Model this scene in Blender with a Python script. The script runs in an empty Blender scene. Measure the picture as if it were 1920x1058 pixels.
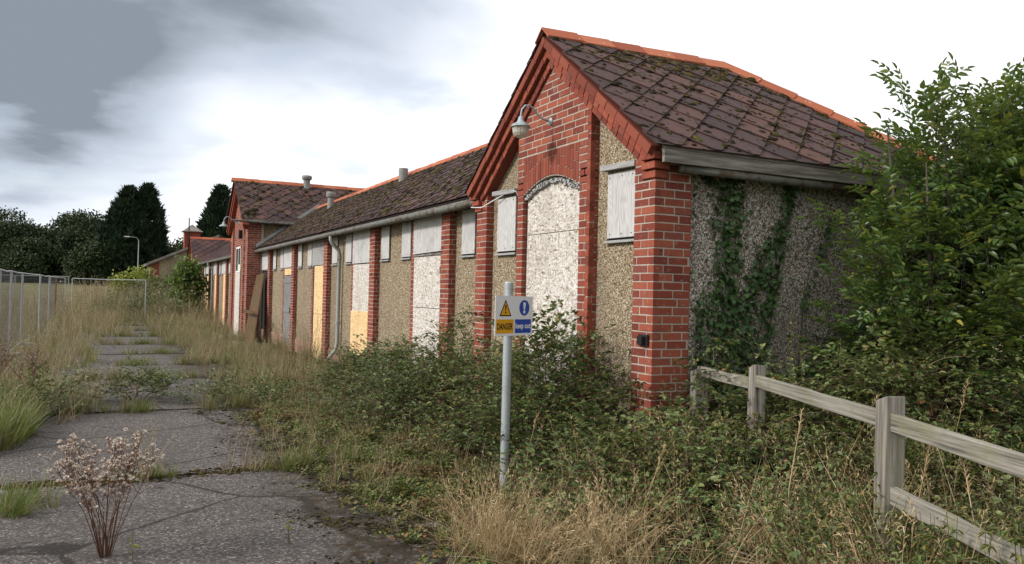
import bpy, math, random
import numpy as np
from mathutils import Matrix, Vector
random.seed(7); rng = np.random.default_rng(11)
R_ = math.radians
sc = bpy.context.scene
COL = sc.collection
# ------------------------------------------------------------------ camera
F, YAW, PIT, ROL = 1496.8, .4659, .0143, .0235
CAM = np.array([-4.278, -5.795, 1.74])
_f = np.array([math.sin(YAW)*math.cos(PIT), math.cos(YAW)*math.cos(PIT), math.sin(PIT)])
_r = np.array([math.cos(YAW), -math.sin(YAW), 0.]); _u = np.cross(_r, _f)
CR = _r*math.cos(ROL)+_u*math.sin(ROL); CU = _u*math.cos(ROL)-_r*math.sin(ROL)
cd = bpy.data.cameras.new('camera'); cam = bpy.data.objects.new('camera', cd); COL.objects.link(cam)
cd.sensor_fit = 'HORIZONTAL'; cd.sensor_width = 36; cd.lens = 36*F/1920; cd.clip_end = 3000; cd.clip_start = .05
cam.matrix_world = Matrix(((CR[0], CU[0], -_f[0], CAM[0]), (CR[1], CU[1], -_f[1], CAM[1]), (CR[2], CU[2], -_f[2], CAM[2]), (0, 0, 0, 1)))
sc.camera = cam
def raydir(x, y):
    d = _f+CR*(x-960)/F+CU*(529-y)/F
    return d/np.linalg.norm(d)
def at(D, x, y): return CAM+(_f+CR*(x-960)/F+CU*(529-y)/F)*D
# ------------------------------------------------------------------ world: sky with broken cloud, sun behind thin cloud
w = bpy.data.worlds.new('World'); sc.world = w; w.use_nodes = True
nt = w.node_tree; nt.nodes.clear(); L = nt.links.new
def wn(t, **k):
    n = nt.nodes.new(t)
    for a, b in k.items(): setattr(n, a, b)
    return n
SUN_AZ_DIR = Vector((-.85, .12, .52)).normalized()    # towards the sun
sun_el = math.asin(SUN_AZ_DIR.z); sun_rot = math.atan2(SUN_AZ_DIR.x, SUN_AZ_DIR.y)
sky = wn('ShaderNodeTexSky', sky_type='NISHITA', sun_disc=False); sky.sun_elevation = sun_el; sky.sun_rotation = sun_rot
tc = wn('ShaderNodeTexCoord'); sep = wn('ShaderNodeSeparateXYZ'); L(tc.outputs['Generated'], sep.inputs[0])
def wmath(op, a, b=None, clamp=False):
    n = wn('ShaderNodeMath', operation=op, use_clamp=clamp)
    for i, v in enumerate((a, b)):
        if v is None: continue
        if hasattr(v, 'links'): L(v, n.inputs[i])
        else: n.inputs[i].default_value = v
    return n.outputs[0]
zc = wmath('ADD', wmath('MAXIMUM', sep.outputs[2], 0.0), .16)
cv = wn('ShaderNodeCombineXYZ'); L(wmath('DIVIDE', sep.outputs[0], zc), cv.inputs[0]); L(wmath('DIVIDE', sep.outputs[1], zc), cv.inputs[1])
def wnoise(scale, det, rough, off, dist=0.0):
    m = wn('ShaderNodeMapping'); L(cv.outputs[0], m.inputs[0]); m.inputs['Location'].default_value = off
    n = wn('ShaderNodeTexNoise'); n.inputs['Scale'].default_value = scale; n.inputs['Detail'].default_value = det
    n.inputs['Roughness'].default_value = rough; n.inputs['Distortion'].default_value = dist; L(m.outputs[0], n.inputs['Vector'])
    return n.outputs['Fac']
def wsmooth(v, a, b):
    n = wn('ShaderNodeMapRange', interpolation_type='SMOOTHSTEP'); L(v, n.inputs[0])
    n.inputs[1].default_value = a; n.inputs[2].default_value = b
    return n.outputs[0]
# heavier cloud banks stand where they do in the sky (upper left and along the top), broken up by noise
dark = None
nA = wnoise(1.5, 7, .52, (3.6, 7.2, 0), .15); nB = wnoise(.55, 5, .55, (11.3, 2.2, 0), .2)
for px, py, rad, st in [(10, 50, .15, .50), (150, 120, .09, .22), (220, 262, .085, .30), (10, 275, .07, .22), (640, -50, .14, .40), (430, 0, .10, .18), (850, 25, .10, .20), (60, 400, .06, .14), (330, 390, .05, .10), (-420, 120, .22, .35), (250, -300, .25, .4), (-250, -500, .35, .4), (1700, 10, .16, .07)]:
    d = raydir(px, py)
    v = wn('ShaderNodeVectorMath', operation='DISTANCE'); L(tc.outputs['Generated'], v.inputs[0]); v.inputs[1].default_value = d
    g = wmath('MULTIPLY', wsmooth(v.outputs['Value'], rad*1.55, rad*.15), st)
    dark = g if dark is None else wmath('ADD', dark, g)
dk = wmath('MULTIPLY', dark, wmath('ADD', wmath('MULTIPLY', wsmooth(nA, .25, .75), 1.1), .40))
dk = wmath('ADD', wmath('MULTIPLY', dk, .78), wmath('MULTIPLY', wsmooth(nB, .5, .75), .2), True)
blue = wmath('MULTIPLY', wsmooth(nA, .52, .36), .35)
ramp = wn('ShaderNodeValToRGB'); L(dk, ramp.inputs[0])
e = ramp.color_ramp.elements
e[0].position = 0; e[0].color = (1.0, 1.0, 1.0, 1)
e[1].position = .9; e[1].color = (.20, .23, .275, 1)
x = e.new(.18); x.color = (.74, .775, .85, 1)
x = e.new(.42); x.color = (.47, .515, .595, 1)
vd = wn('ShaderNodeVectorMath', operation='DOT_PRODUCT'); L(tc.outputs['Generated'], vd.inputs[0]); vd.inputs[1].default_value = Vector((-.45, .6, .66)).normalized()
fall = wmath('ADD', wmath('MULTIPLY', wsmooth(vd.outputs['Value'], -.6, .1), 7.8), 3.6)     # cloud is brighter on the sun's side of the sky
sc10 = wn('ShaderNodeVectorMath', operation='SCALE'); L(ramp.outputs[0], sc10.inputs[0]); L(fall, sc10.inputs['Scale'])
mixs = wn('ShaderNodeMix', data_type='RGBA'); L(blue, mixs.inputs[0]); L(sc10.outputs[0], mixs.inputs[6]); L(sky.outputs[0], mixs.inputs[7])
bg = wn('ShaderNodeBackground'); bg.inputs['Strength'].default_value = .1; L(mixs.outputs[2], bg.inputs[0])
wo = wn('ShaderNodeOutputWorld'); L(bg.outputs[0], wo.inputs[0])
sl = bpy.data.lights.new('sun', 'SUN'); sl.energy = 2.6; sl.angle = R_(9); sl.color = (1, .955, .89)
so = bpy.data.objects.new('sun', sl); COL.objects.link(so); so.rotation_euler = (-SUN_AZ_DIR).to_track_quat('-Z', 'Y').to_euler()
so.location = (-20, 10, 20)
sc.view_settings.view_transform = 'Standard'; sc.view_settings.look = 'None'; sc.view_settings.gamma = 1
sc.view_settings.exposure = 0.28
sc.cycles.max_bounces = 5; sc.cycles.transparent_max_bounces = 6
try: sc.cycles.use_denoising = True
except Exception: pass

# ------------------------------------------------------------------ materials
class G:
    def __init__(s, name):
        s.m = bpy.data.materials.new(name); s.m.use_nodes = True; s.t = s.m.node_tree
        s.b = s.t.nodes['Principled BSDF']; s.out = s.t.nodes['Material Output']
        s.geo = s.n('ShaderNodeNewGeometry'); s.pos = s.geo.outputs['Position']
    def n(s, t, **k):
        x = s.t.nodes.new(t)
        for a, b in k.items(): setattr(x, a, b)
        return x
    def l(s, a, b):
        if hasattr(a, 'links'): s.t.links.new(a, b)
        else: b.default_value = a
    def map(s, scale=(1, 1, 1), rot=(0, 0, 0), vec=None):
        m = s.n('ShaderNodeMapping'); s.l(vec or s.pos, m.inputs[0]); m.inputs['Scale'].default_value = scale; m.inputs['Rotation'].default_value = rot
        return m.outputs[0]
    def noise(s, scale, det=4, rough=.55, vec=None, dist=0, col=False):
        x = s.n('ShaderNodeTexNoise'); s.l(vec or s.pos, x.inputs['Vector']); x.inputs['Scale'].default_value = scale
        x.inputs['Detail'].default_value = det; x.inputs['Roughness'].default_value = rough; x.inputs['Distortion'].default_value = dist
        return x.outputs['Color' if col else 'Fac']
    def vor(s, scale, feat='F1', vec=None, out='Distance', rnd=1):
        x = s.n('ShaderNodeTexVoronoi', feature=feat); s.l(vec or s.pos, x.inputs['Vector']); x.inputs['Scale'].default_value = scale
        x.inputs['Randomness'].default_value = rnd
        return x.outputs[out]
    def math(s, op, a, b=0.5, clamp=False):
        x = s.n('ShaderNodeMath', operation=op, use_clamp=clamp); s.l(a, x.inputs[0]); s.l(b, x.inputs[1]); return x.outputs[0]
    def ss(s, v, a, b):
        x = s.n('ShaderNodeMapRange', interpolation_type='SMOOTHSTEP'); s.l(v, x.inputs[0]); x.inputs[1].default_value = a; x.inputs[2].default_value = b
        return x.outputs[0]
    def ramp(s, v, stops, const=False):
        x = s.n('ShaderNodeValToRGB'); s.l(v, x.inputs[0]); cr = x.color_ramp
        if const: cr.interpolation = 'CONSTANT'
        while len(cr.elements) < len(stops): cr.elements.new(.5)
        for e_, (p, c) in zip(cr.elements, stops): e_.position = p; e_.color = (*c, 1)
        return x.outputs[0]
    def mix(s, f, a, b, mode='MIX'):
        x = s.n('ShaderNodeMix', data_type='RGBA', blend_type=mode); s.l(f, x.inputs[0])
        for v, i in ((a, 6), (b, 7)):
            if isinstance(v, tuple): x.inputs[i].default_value = (*v, 1)
            else: s.l(v, x.inputs[i])
        return x.outputs[2]
    def bump(s, h, st=.5, d=.01):
        x = s.n('ShaderNodeBump'); s.l(h, x.inputs['Height']); x.inputs['Strength'].default_value = st; x.inputs['Distance'].default_value = d
        return x.outputs[0]
    def rnd(s):     # a random number for each loose piece, whether it is an object of its own or part of a joined mesh
        oi = s.n('ShaderNodeObjectInfo')
        return s.math('FRACT', s.math('ADD', s.geo.outputs['Random Per Island'], oi.outputs['Random']), 0)
    def sepz(s, i=2):
        x = s.n('ShaderNodeSeparateXYZ'); s.l(s.pos, x.inputs[0]); return x.outputs[i]
    def fin(s, col, rough=.8, nrm=None, spec=.3, metal=0, trans=0, transcol=None):
        if isinstance(col, tuple): s.b.inputs['Base Color'].default_value = (*col, 1)
        else: s.l(col, s.b.inputs['Base Color'])
        s.l(rough, s.b.inputs['Roughness']); s.b.inputs['Specular IOR Level'].default_value = spec; s.b.inputs['Metallic'].default_value = metal
        if nrm is not None: s.l(nrm, s.b.inputs['Normal'])
        if trans:
            tr = s.n('ShaderNodeBsdfTranslucent'); s.l(transcol if transcol is not None else col, tr.inputs[0]); mx = s.n('ShaderNodeMixShader'); mx.inputs[0].default_value = trans
            s.t.links.new(s.b.outputs[0], mx.inputs[1]); s.t.links.new(tr.outputs[0], mx.inputs[2]); s.t.links.new(mx.outputs[0], s.out.inputs[0])
        return s.m
M = {}
g = G('brick'); r = g.rnd()
c = g.ramp(r, [(0, (.15, .036, .026)), (.3, (.215, .052, .033)), (.65, (.265, .068, .040)), (.9, (.305, .086, .050)), (1, (.19, .058, .044))])
c = g.mix(g.math('MULTIPLY', g.ss(g.noise(6, 5, .6), .48, .72), .5), c, (.12, .05, .04)); c = g.mix(g.math('MULTIPLY', g.ss(g.noise(25, 4), .58, .75), .35), c, (.5, .33, .26))
c = g.mix(g.math('MULTIPLY', g.ss(g.noise(2.1, 5, .65), .6, .75), .35), c, (.48, .38, .32))
M['brick'] = g.fin(c, .88, g.bump(g.noise(90, 5, .7), .5, .004), .2)
g = G('rubbed_brick'); r = g.rnd()
c = g.ramp(r, [(0, (.16, .04, .026)), (.5, (.235, .060, .036)), (1, (.29, .080, .046))]); c = g.mix(g.math('MULTIPLY', g.noise(7, 5), .4), c, (.14, .05, .04))
M['rubbed'] = g.fin(c, .85, g.bump(g.noise(70, 4), .3, .004), .2)
g = G('mortar'); c = g.mix(g.noise(9, 5, .6), (.48, .43, .365), (.28, .245, .205)); M['mortar'] = g.fin(c, .95, g.bump(g.noise(120, 3), .5, .004), .1)
g = G('pebbledash'); col = g.vor(64, 'F1', out='Color'); sx = g.n('ShaderNodeSeparateColor'); g.l(col, sx.inputs[0])
dst = g.vor(64, 'F1')
c = g.ramp(sx.outputs[0], [(0, (.09, .065, .04)), (.25, (.22, .16, .09)), (.5, (.34, .265, .17)), (.75, (.42, .345, .24)), (.93, (.54, .48, .38)), (1, (.66, .61, .53))])
c = g.mix(g.ss(dst, .5, .85), c, (.13, .095, .06)); c = g.mix(g.math('MULTIPLY', g.ss(g.noise(1.3, 5, .6, g.map((1, 1, .35))), .45, .75), .55), c, (.16, .13, .10))
dr = g.ss(g.sepz(), .9, .1); c = g.mix(g.math('MULTIPLY', dr, g.math('MULTIPLY', g.noise(3, 4), .7)), c, (.11, .10, .055))
M['render'] = g.fin(c, .95, g.bump(dst, .9, -.012), .15)
g = G('grey_pebbledash'); col = g.vor(64, 'F1', out='Color'); sx = g.n('ShaderNodeSeparateColor'); g.l(col, sx.inputs[0])
dst = g.vor(64, 'F1')
c = g.ramp(sx.outputs[0], [(0, (.12, .105, .09)), (.25, (.25, .22, .19)), (.5, (.40, .365, .32)), (.75, (.52, .48, .43)), (.93, (.66, .62, .57)), (1, (.8, .77, .72))])
c = g.mix(g.ss(dst, .5, .85), c, (.13, .095, .06)); c = g.mix(g.math('MULTIPLY', g.ss(g.noise(1.3, 5, .6, g.map((1, 1, .35))), .45, .75), .55), c, (.16, .13, .10))
dr = g.ss(g.sepz(), .9, .1); c = g.mix(g.math('MULTIPLY', dr, g.math('MULTIPLY', g.noise(3, 4), .7)), c, (.11, .10, .055))
M['render_grey'] = g.fin(c, .95, g.bump(dst, .9, -.012), .15)
g = G('plinth_paint'); c = g.mix(g.ss(g.noise(8, 6, .65), .42, .62), (.33, .15, .11), (.38, .31, .25)); c = g.mix(g.math('MULTIPLY', g.noise(2, 4), .6), c, (.13, .10, .07))
M['plinth'] = g.fin(c, .95, g.bump(g.noise(60), .4, .006), .15)
def osb(name, stops, edge, seed):
    g = G(name); warp = g.noise(3.2, 2, .5, col=True)
    base = g.mix(.11, g.map((1, 1, 1)), warp, 'ADD')
    a = g.map((1, 18, 54), (R_(38+seed), 0, 0), base); b = g.map((1, 18, 54), (R_(-47+seed), 0, 0), base); c3 = g.map((1, 54, 19), (R_(8), 0, 0), base)
    def cell(v, i):
        x = g.n('ShaderNodeTexVoronoi', feature='F1'); g.l(v, x.inputs['Vector']); x.inputs['Scale'].default_value = 1
        q = g.n('ShaderNodeSeparateColor'); g.l(x.outputs['Color'], q.inputs[0]); return q.outputs[i], x.outputs['Distance']
    v1, d1 = cell(a, 0); v2, d2 = cell(b, 1); v3, d3 = cell(c3, 2)
    k = g.ss(g.noise(26, 2, .5), .47, .53); k2 = g.ss(g.noise(21, 2, .5, g.map((1, 1, 1), (1, 2, 3))), .55, .6)
    v = g.mix(k2, g.mix(k, v1, v2), v3); d = g.mix(k2, g.mix(k, d1, d2), d3)
    c = g.ramp(v, stops); c = g.mix(g.math('MULTIPLY', g.ss(d, .62, .95), .55), c, edge)
    c = g.mix(g.math('MULTIPLY', g.ss(g.noise(1.6, 4, .6, g.map((1, 1, .4))), .5, .8), .45), c, edge)
    return g.fin(c, .8, g.bump(d, .5, -.006), .25)
M['osb'] = osb('weathered_strand_board', [(0, (.19, .15, .115)), (.12, (.35, .295, .245)), (.32, (.48, .435, .385)), (.6, (.58, .55, .505)), (1, (.70, .68, .65))], (.29, .24, .195), 0)
M['osb_new'] = osb('fresh_strand_board', [(0, (.46, .25, .09)), (.25, (.62, .40, .18)), (.6, (.74, .53, .28)), (1, (.82, .66, .42))], (.4, .24, .10), 13)
def ply(name, a, b, c0, rot=0):
    g = G(name); v = g.map((1, 1.4, .28) if not rot else (1, .22, 1.6))
    n1 = g.noise(2.2, 3, .5, v, .6); x = g.n('ShaderNodeMath', operation='SINE'); g.l(g.math('MULTIPLY', n1, 150), x.inputs[0])
    f = g.math('MULTIPLY_ADD', x.outputs[0], .5); x2 = g.t.nodes[-1]; x2.inputs[2].default_value = .5
    grain = g.noise(55, 4, .6, g.map((1, 1, .05) if not rot else (1, .05, 1)))
    c = g.mix(g.math('MULTIPLY', f, .55), a, b); c = g.mix(g.ss(grain, .5, .75), c, c0); c = g.mix(g.math('MULTIPLY', g.ss(g.noise(2.5, 5, .6), .5, .75), .6), c, c0)
    return g.fin(c, .85, g.bump(grain, .4, .004), .2)
M['ply'] = ply('weathered_plywood', (.53, .52, .51), (.35, .345, .34), (.27, .265, .26))
M['ply2'] = ply('weathered_planks', (.36, .355, .35), (.23, .225, .22), (.16, .155, .15), 1)
M['door_wood'] = ply('grey_door_wood', (.22, .22, .225), (.14, .14, .145), (.10, .10, .10))
g = G('fence_rail_wood'); gr = g.noise(60, 5, .65, g.map((1, .022, 1), (0, 0, 0), g.map((1, 1, 1), (0, 0, .37)))); c = g.ramp(gr, [(.3, (.06, .055, .043)), (.47, (.20, .185, .155)), (.7, (.33, .31, .27))]); c = g.mix(g.math('MULTIPLY', g.ss(g.noise(5, 5, .6), .46, .66), .5), c, (.17, .17, .09))
M['fence_wood'] = g.fin(c, .9, g.bump(gr, .6, .006), .15)
g = G('weathered_timber'); gr = g.noise(40, 5, .6, g.map((1, 1, .04))); gr2 = g.noise(50, 5, .6, g.map((.3, .06, 1)))
c = g.ramp(gr, [(.3, (.07, .06, .05)), (.5, (.20, .18, .155)), (.7, (.33, .31, .275))]); c = g.mix(g.math('MULTIPLY', g.ss(g.noise(3, 5, .6), .48, .68), .55), c, (.16, .17, .085))
M['post_wood'] = g.fin(c, .9, g.bump(gr, .6, .006), .15)
g = G('fascia_timber'); gr = g.noise(30, 5, .6, g.map((.06, .3, 1))); c = g.ramp(gr, [(.3, (.07, .06, .05)), (.5, (.19, .17, .15)), (.75, (.36, .34, .32))]); M['fascia'] = g.fin(c, .85, g.bump(gr, .4, .004))
g = G('gutter_paint'); c = g.mix(g.ss(g.noise(7, 5, .65), .45, .62), (.12, .125, .11), (.07, .045, .028)); M['gutter'] = g.fin(c, .6, g.bump(g.noise(40), .2, .003))
g = G('pipe_paint'); c = g.mix(g.ss(g.noise(6, 5, .65, g.map((1, 1, .5))), .45, .7), (.30, .31, .29), (.17, .14, .10)); M['pipe'] = g.fin(c, .6)
g = G('dark_void'); M['void'] = g.fin(g.mix(g.noise(4), (.02, .018, .016), (.035, .03, .026)), .9)
g = G('brown_panel'); gr = g.noise(14, 5, .6, g.map((1, 1, .1))); c = g.ramp(gr, [(.3, (.055, .028, .010)), (.6, (.11, .062, .020)), (.8, (.16, .10, .035))]); M['brown'] = g.fin(c, .7, g.bump(gr, .3, .004))
g = G('roof_tile'); r = g.rnd()
c = g.ramp(r, [(0, (.040, .022, .021)), (.5, (.062, .033, .031)), (.85, (.082, .040, .036)), (1, (.10, .046, .036))])
c = g.mix(g.math('MULTIPLY', g.ss(g.noise(9, 6, .68), .52, .63), .85), c, (.020, .016, .014)); c = g.mix(g.math('MULTIPLY', g.ss(g.noise(38, 4, .7), .62, .74), .5), c, (.19, .14, .13))
c = g.mix(g.math('MULTIPLY', g.ss(g.noise(55, 3, .7), .70, .76), .6), c, (.4, .38, .34))
M['tile'] = g.fin(c, .82, g.bump(g.noise(45, 5, .7), .5, .006), .3)
g = G('roof_underlay'); M['underlay'] = g.fin(g.mix(g.noise(5), (.02, .016, .015), (.035, .025, .022)), .9)
g = G('ridge_terracotta'); r = g.rnd()
c = g.ramp(r, [(0, (.28, .07, .034)), (.5, (.37, .105, .048)), (1, (.43, .14, .068))]); c = g.mix(g.math('MULTIPLY', g.ss(g.noise(5, 5, .65), .5, .72), .5), c, (.22, .09, .05))
c = g.mix(g.ss(g.noise(13, 3, .6, g.map((1, 1, .35))), .685, .71), c, (.72, .68, .62)); M['ridge'] = g.fin(c, .8, g.bump(g.noise(50), .3, .004), .25)
g = G('moss'); c = g.ramp(g.rnd(), [(0, (.014, .011, .008)), (.5, (.028, .022, .012)), (.8, (.05, .045, .014)), (1, (.085, .075, .02))]); M['moss'] = g.fin(c, 1, g.bump(g.noise(120), .6, .01), .05)
g = G('moss_olive'); c = g.ramp(g.rnd(), [(0, (.022, .018, .008)), (.6, (.048, .040, .013)), (1, (.095, .065, .025))]); M['moss2'] = g.fin(c, 1, g.bump(g.noise(120), .6, .01), .05)
g = G('galvanised'); c = g.mix(g.vor(60, out='Color'), (.40, .43, .44), (.33, .36, .37)); c = g.mix(g.math('MULTIPLY', g.ss(g.noise(4, 5), .5, .8), .5), c, (.24, .25, .25)); M['galv'] = g.fin(c, .5, None, .5, .35)
g = G('mesh_wire'); M['wire'] = g.fin(g.mix(g.noise(3), (.16, .17, .175), (.10, .105, .11)), .6, None, .4, .2)
g = G('rust'); M['rust'] = g.fin(g.mix(g.noise(9), (.22, .07, .025), (.12, .05, .03)), .9)
g = G('concrete_block'); M['block'] = g.fin(g.mix(g.noise(9), (.3, .29, .27), (.18, .17, .16)), .9)
g = G('sign_white'); M['white'] = g.fin(g.mix(g.math('MULTIPLY', g.noise(5, 5), .25), (.72, .73, .75), (.5, .5, .5)), .4)
g = G('sign_yellow'); M['yellow'] = g.fin(g.mix(g.math('MULTIPLY', g.noise(12, 5), .2), (.68, .33, .012), (.4, .22, .02)), .4)
g = G('sign_blue'); M['blue'] = g.fin(g.mix(g.math('MULTIPLY', g.noise(12, 5), .2), (.012, .065, .36), (.03, .08, .3)), .4)
g = G('sign_black'); M['black'] = g.fin(g.mix(g.noise(9), (.012, .011, .01), (.02, .02, .02)), .45)
g = G('lamp_enamel'); M['enamel'] = g.fin(g.mix(g.ss(g.noise(12, 5), .45, .65), (.34, .40, .43), (.22, .26, .27)), .45, None, .5)
g = G('lamp_glass'); c = g.mix(g.ss(g.noise(14, 4), .4, .7), (.68, .66, .58), (.5, .46, .36)); M['lglass'] = g.fin(c, .25, None, .5, 0, .35)
g = G('window_glass'); M['glass'] = g.fin((.05, .055, .06), .12, None, .6)
g = G('white_paint'); M['wpaint'] = g.fin(g.mix(g.ss(g.noise(12, 5), .5, .7), (.66, .65, .62), (.36, .33, .29)), .6)
# concrete slabs: aggregate, moss and grit
g = G('slab_concrete'); v = g.vor(75, out='Color'); q = g.n('ShaderNodeSeparateColor'); g.l(v, q.inputs[0])
c = g.ramp(q.outputs[0], [(0, (.045, .039, .036)), (.4, (.085, .074, .069)), (.75, (.13, .115, .107)), (.94, (.20, .185, .172)), (1, (.34, .32, .30))])
c = g.mix(g.math('MULTIPLY', g.ss(g.noise(1.1, 6, .65), .42, .7), .55), c, (.065, .056, .052)); c = g.mix(g.ss(g.noise(4.5, 7, .72), .60, .67), c, (.042, .033, .026))
c = g.mix(g.ss(g.noise(16, 5, .7), .65, .70), c, (.05, .042, .032))
wv_ = g.mix(.25, g.pos, g.noise(1.3, 4, .6, col=True), 'ADD'); ck = g.vor(.55, 'DISTANCE_TO_EDGE', wv_); c = g.mix(g.math('MULTIPLY', g.ss(ck, .016, .004), .8), c, (.02, .017, .014))
e_ = g.math('ADD', g.sepz(0), g.math('MULTIPLY', g.math('SUBTRACT', g.noise(1.7, 6, .65), .5), 2.6)); c = g.mix(g.math('MULTIPLY', g.ss(e_, -3.15, -2.45), g.ss(g.noise(11, 6, .72), .36, .52)), c, g.ramp(g.noise(19, 4), [(.35, (.026, .019, .014)), (.6, (.045, .034, .02)), (.75, (.10, .045, .022))]))
M['slab'] = g.fin(c, .92, g.bump(g.noise(50, 6, .75), .9, .012), .2)
# ground: earth, moss and straw, field beyond
g = G('ground'); n1 = g.noise(.55, 6, .6); n2 = g.noise(7, 6, .7); n3 = g.noise(40, 5, .7)
near = g.ramp(n2, [(.3, (.035, .027, .018)), (.48, (.07, .055, .032)), (.62, (.10, .085, .04)), (.8, (.17, .13, .075))]); near = g.mix(g.ss(n1, .45, .65), near, g.ramp(n3, [(.3, (.03, .035, .012)), (.7, (.09, .10, .03))]))
fld = g.ramp(g.noise(.35, 6, .7), [(.3, (.10, .095, .05)), (.5, (.17, .15, .08)), (.7, (.23, .20, .115))]); fld = g.mix(g.math('MULTIPLY', g.ss(n3, .4, .6), .5), fld, (.12, .12, .045))
x = g.n('ShaderNodeVectorMath', operation='DISTANCE'); g.l(g.pos, x.inputs[0]); x.inputs[1].default_value = (-1, 5, 0)
c = g.mix(g.ss(x.outputs['Value'], 9, 24), near, fld); M['ground'] = g.fin(c, 1, g.bump(n3, .7, .03), .1)
def leafmat(name, stops, trans=.3, rough=.5, patch=None, spec=.35, warm=None):
    g = G(name); r = g.rnd(); c = g.ramp(r, stops)
    if patch: c = g.mix(g.math('MULTIPLY', g.ss(g.noise(patch[1], 4, .6), .45, .65), patch[2]), c, patch[0])
    tcx = g.mix(.6, c, (.25, .32, .03), 'MIX') if (trans > .2 and warm is None) else c
    return g.fin(c, rough, None, spec, 0, trans, tcx)
M['bramble'] = leafmat('bramble_leaf', [(0, (.046, .078, .022)), (.3, (.080, .125, .036)), (.62, (.122, .172, .052)), (.86, (.175, .215, .072)), (.95, (.25, .23, .07)), (.985, (.27, .18, .06)), (1, (.2, .09, .04))], .2, .45, ((.16, .155, .05), 1.1, .5), .45)
M['nettle'] = leafmat('nettle_leaf', [(0, (0.056, 0.087, 0.022)), (.4, (0.105, 0.147, 0.036)), (.7, (0.161, 0.189, 0.050)), (.88, (0.252, 0.224, 0.070)), (1, (0.280, 0.168, 0.070))], .22, .6, ((.14, .11, .045), 1.5, .5))
M['cover'] = leafmat('creeping_weed_leaf', [(0, (.05, .075, .018)), (.5, (.10, .14, .03)), (.85, (.17, .18, .05)), (.96, (.2, .15, .04)), (1, (.26, .07, .03))], .15, .6, ((.15, .07, .03), 1.3, .75))
M['ivy'] = leafmat('ivy_leaf', [(0, (0.025, 0.059, 0.017)), (.5, (0.045, 0.095, 0.028)), (1, (0.084, 0.140, 0.042))], .12, .4)
M['elder'] = leafmat('shrub_leaf', [(0, (0.031, 0.070, 0.020)), (.45, (0.059, 0.119, 0.031)), (.8, (0.105, 0.175, 0.045)), (.96, (0.168, 0.224, 0.056)), (1, (0.392, 0.336, 0.042))], .3, .38, ((.10, .105, .03), .9, .35), .5)
M['redleaf'] = leafmat('red_bramble_leaf', [(0, (.06, .018, .014)), (.6, (.12, .03, .02)), (1, (.18, .07, .04))], .25, .5, warm=1)
M['brownleaf'] = leafmat('dead_leaf', [(0, (.08, .035, .02)), (.6, (.15, .075, .045)), (1, (.28, .17, .11))], .15, .8)
M['grass'] = leafmat('green_grass_blade', [(0, (.06, .10, .022)), (.5, (.10, .15, .038)), (.85, (.18, .20, .065)), (1, (.36, .30, .15))], .3, .55)
M['dry'] = leafmat('dry_grass_blade', [(0, (.13, .095, .05)), (.35, (.25, .19, .105)), (.7, (.38, .30, .18)), (1, (.54, .46, .32))], .3, .7, ((.17, .16, .055), .5, .4), warm=1)
M['straw'] = leafmat('straw_blade', [(0, (.26, .17, .075)), (.5, (.42, .30, .155)), (1, (.60, .49, .31))], .3, .7, warm=1)
M['stem'] = leafmat('green_stem', [(0, (.07, .06, .03)), (1, (.12, .12, .05))], .05, .7)
M['cane'] = leafmat('bramble_cane', [(0, (.05, .03, .022)), (.7, (.10, .055, .04)), (1, (.2, .15, .10))], .03, .7)
M['bark'] = G('bark'); g = M['bark']; M['bark'] = g.fin(g.mix(g.noise(20, 5, .6, g.map((1, 1, .3))), (.05, .04, .03), (.14, .12, .09)), .9)
M['brownstem'] = leafmat('dead_stem', [(0, (.07, .03, .018)), (1, (.15, .07, .04))], .03, .8)
M['fluff'] = leafmat('seed_fluff', [(0, (.22, .11, .06)), (.3, (.45, .31, .21)), (.55, (.72, .65, .57)), (1, (.88, .85, .80))], .3, .9, warm=1)
M['fluffb'] = leafmat('faded_seed_head', [(0, (.20, .12, .08)), (.5, (.36, .25, .19)), (1, (.62, .53, .46))], .3, .9, warm=1)
M['tree1'] = leafmat('oak_leaf', [(0, (.016, .030, .010)), (.5, (.03, .052, .016)), (1, (.06, .085, .026))], .15, .6)
M['tree2'] = leafmat('hedge_leaf', [(0, (.03, .045, .014)), (.5, (.05, .07, .022)), (1, (.085, .105, .035))], .15, .6)
M['conifer'] = leafmat('cypress_spray', [(0, (.007, .019, .009)), (.5, (.014, .034, .015)), (1, (.03, .055, .022))], .05, .7)
M['limeleaf'] = leafmat('yellow_green_leaf', [(0, (.12, .15, .025)), (.5, (.20, .23, .035)), (1, (.33, .33, .06))], .3, .5)

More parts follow.
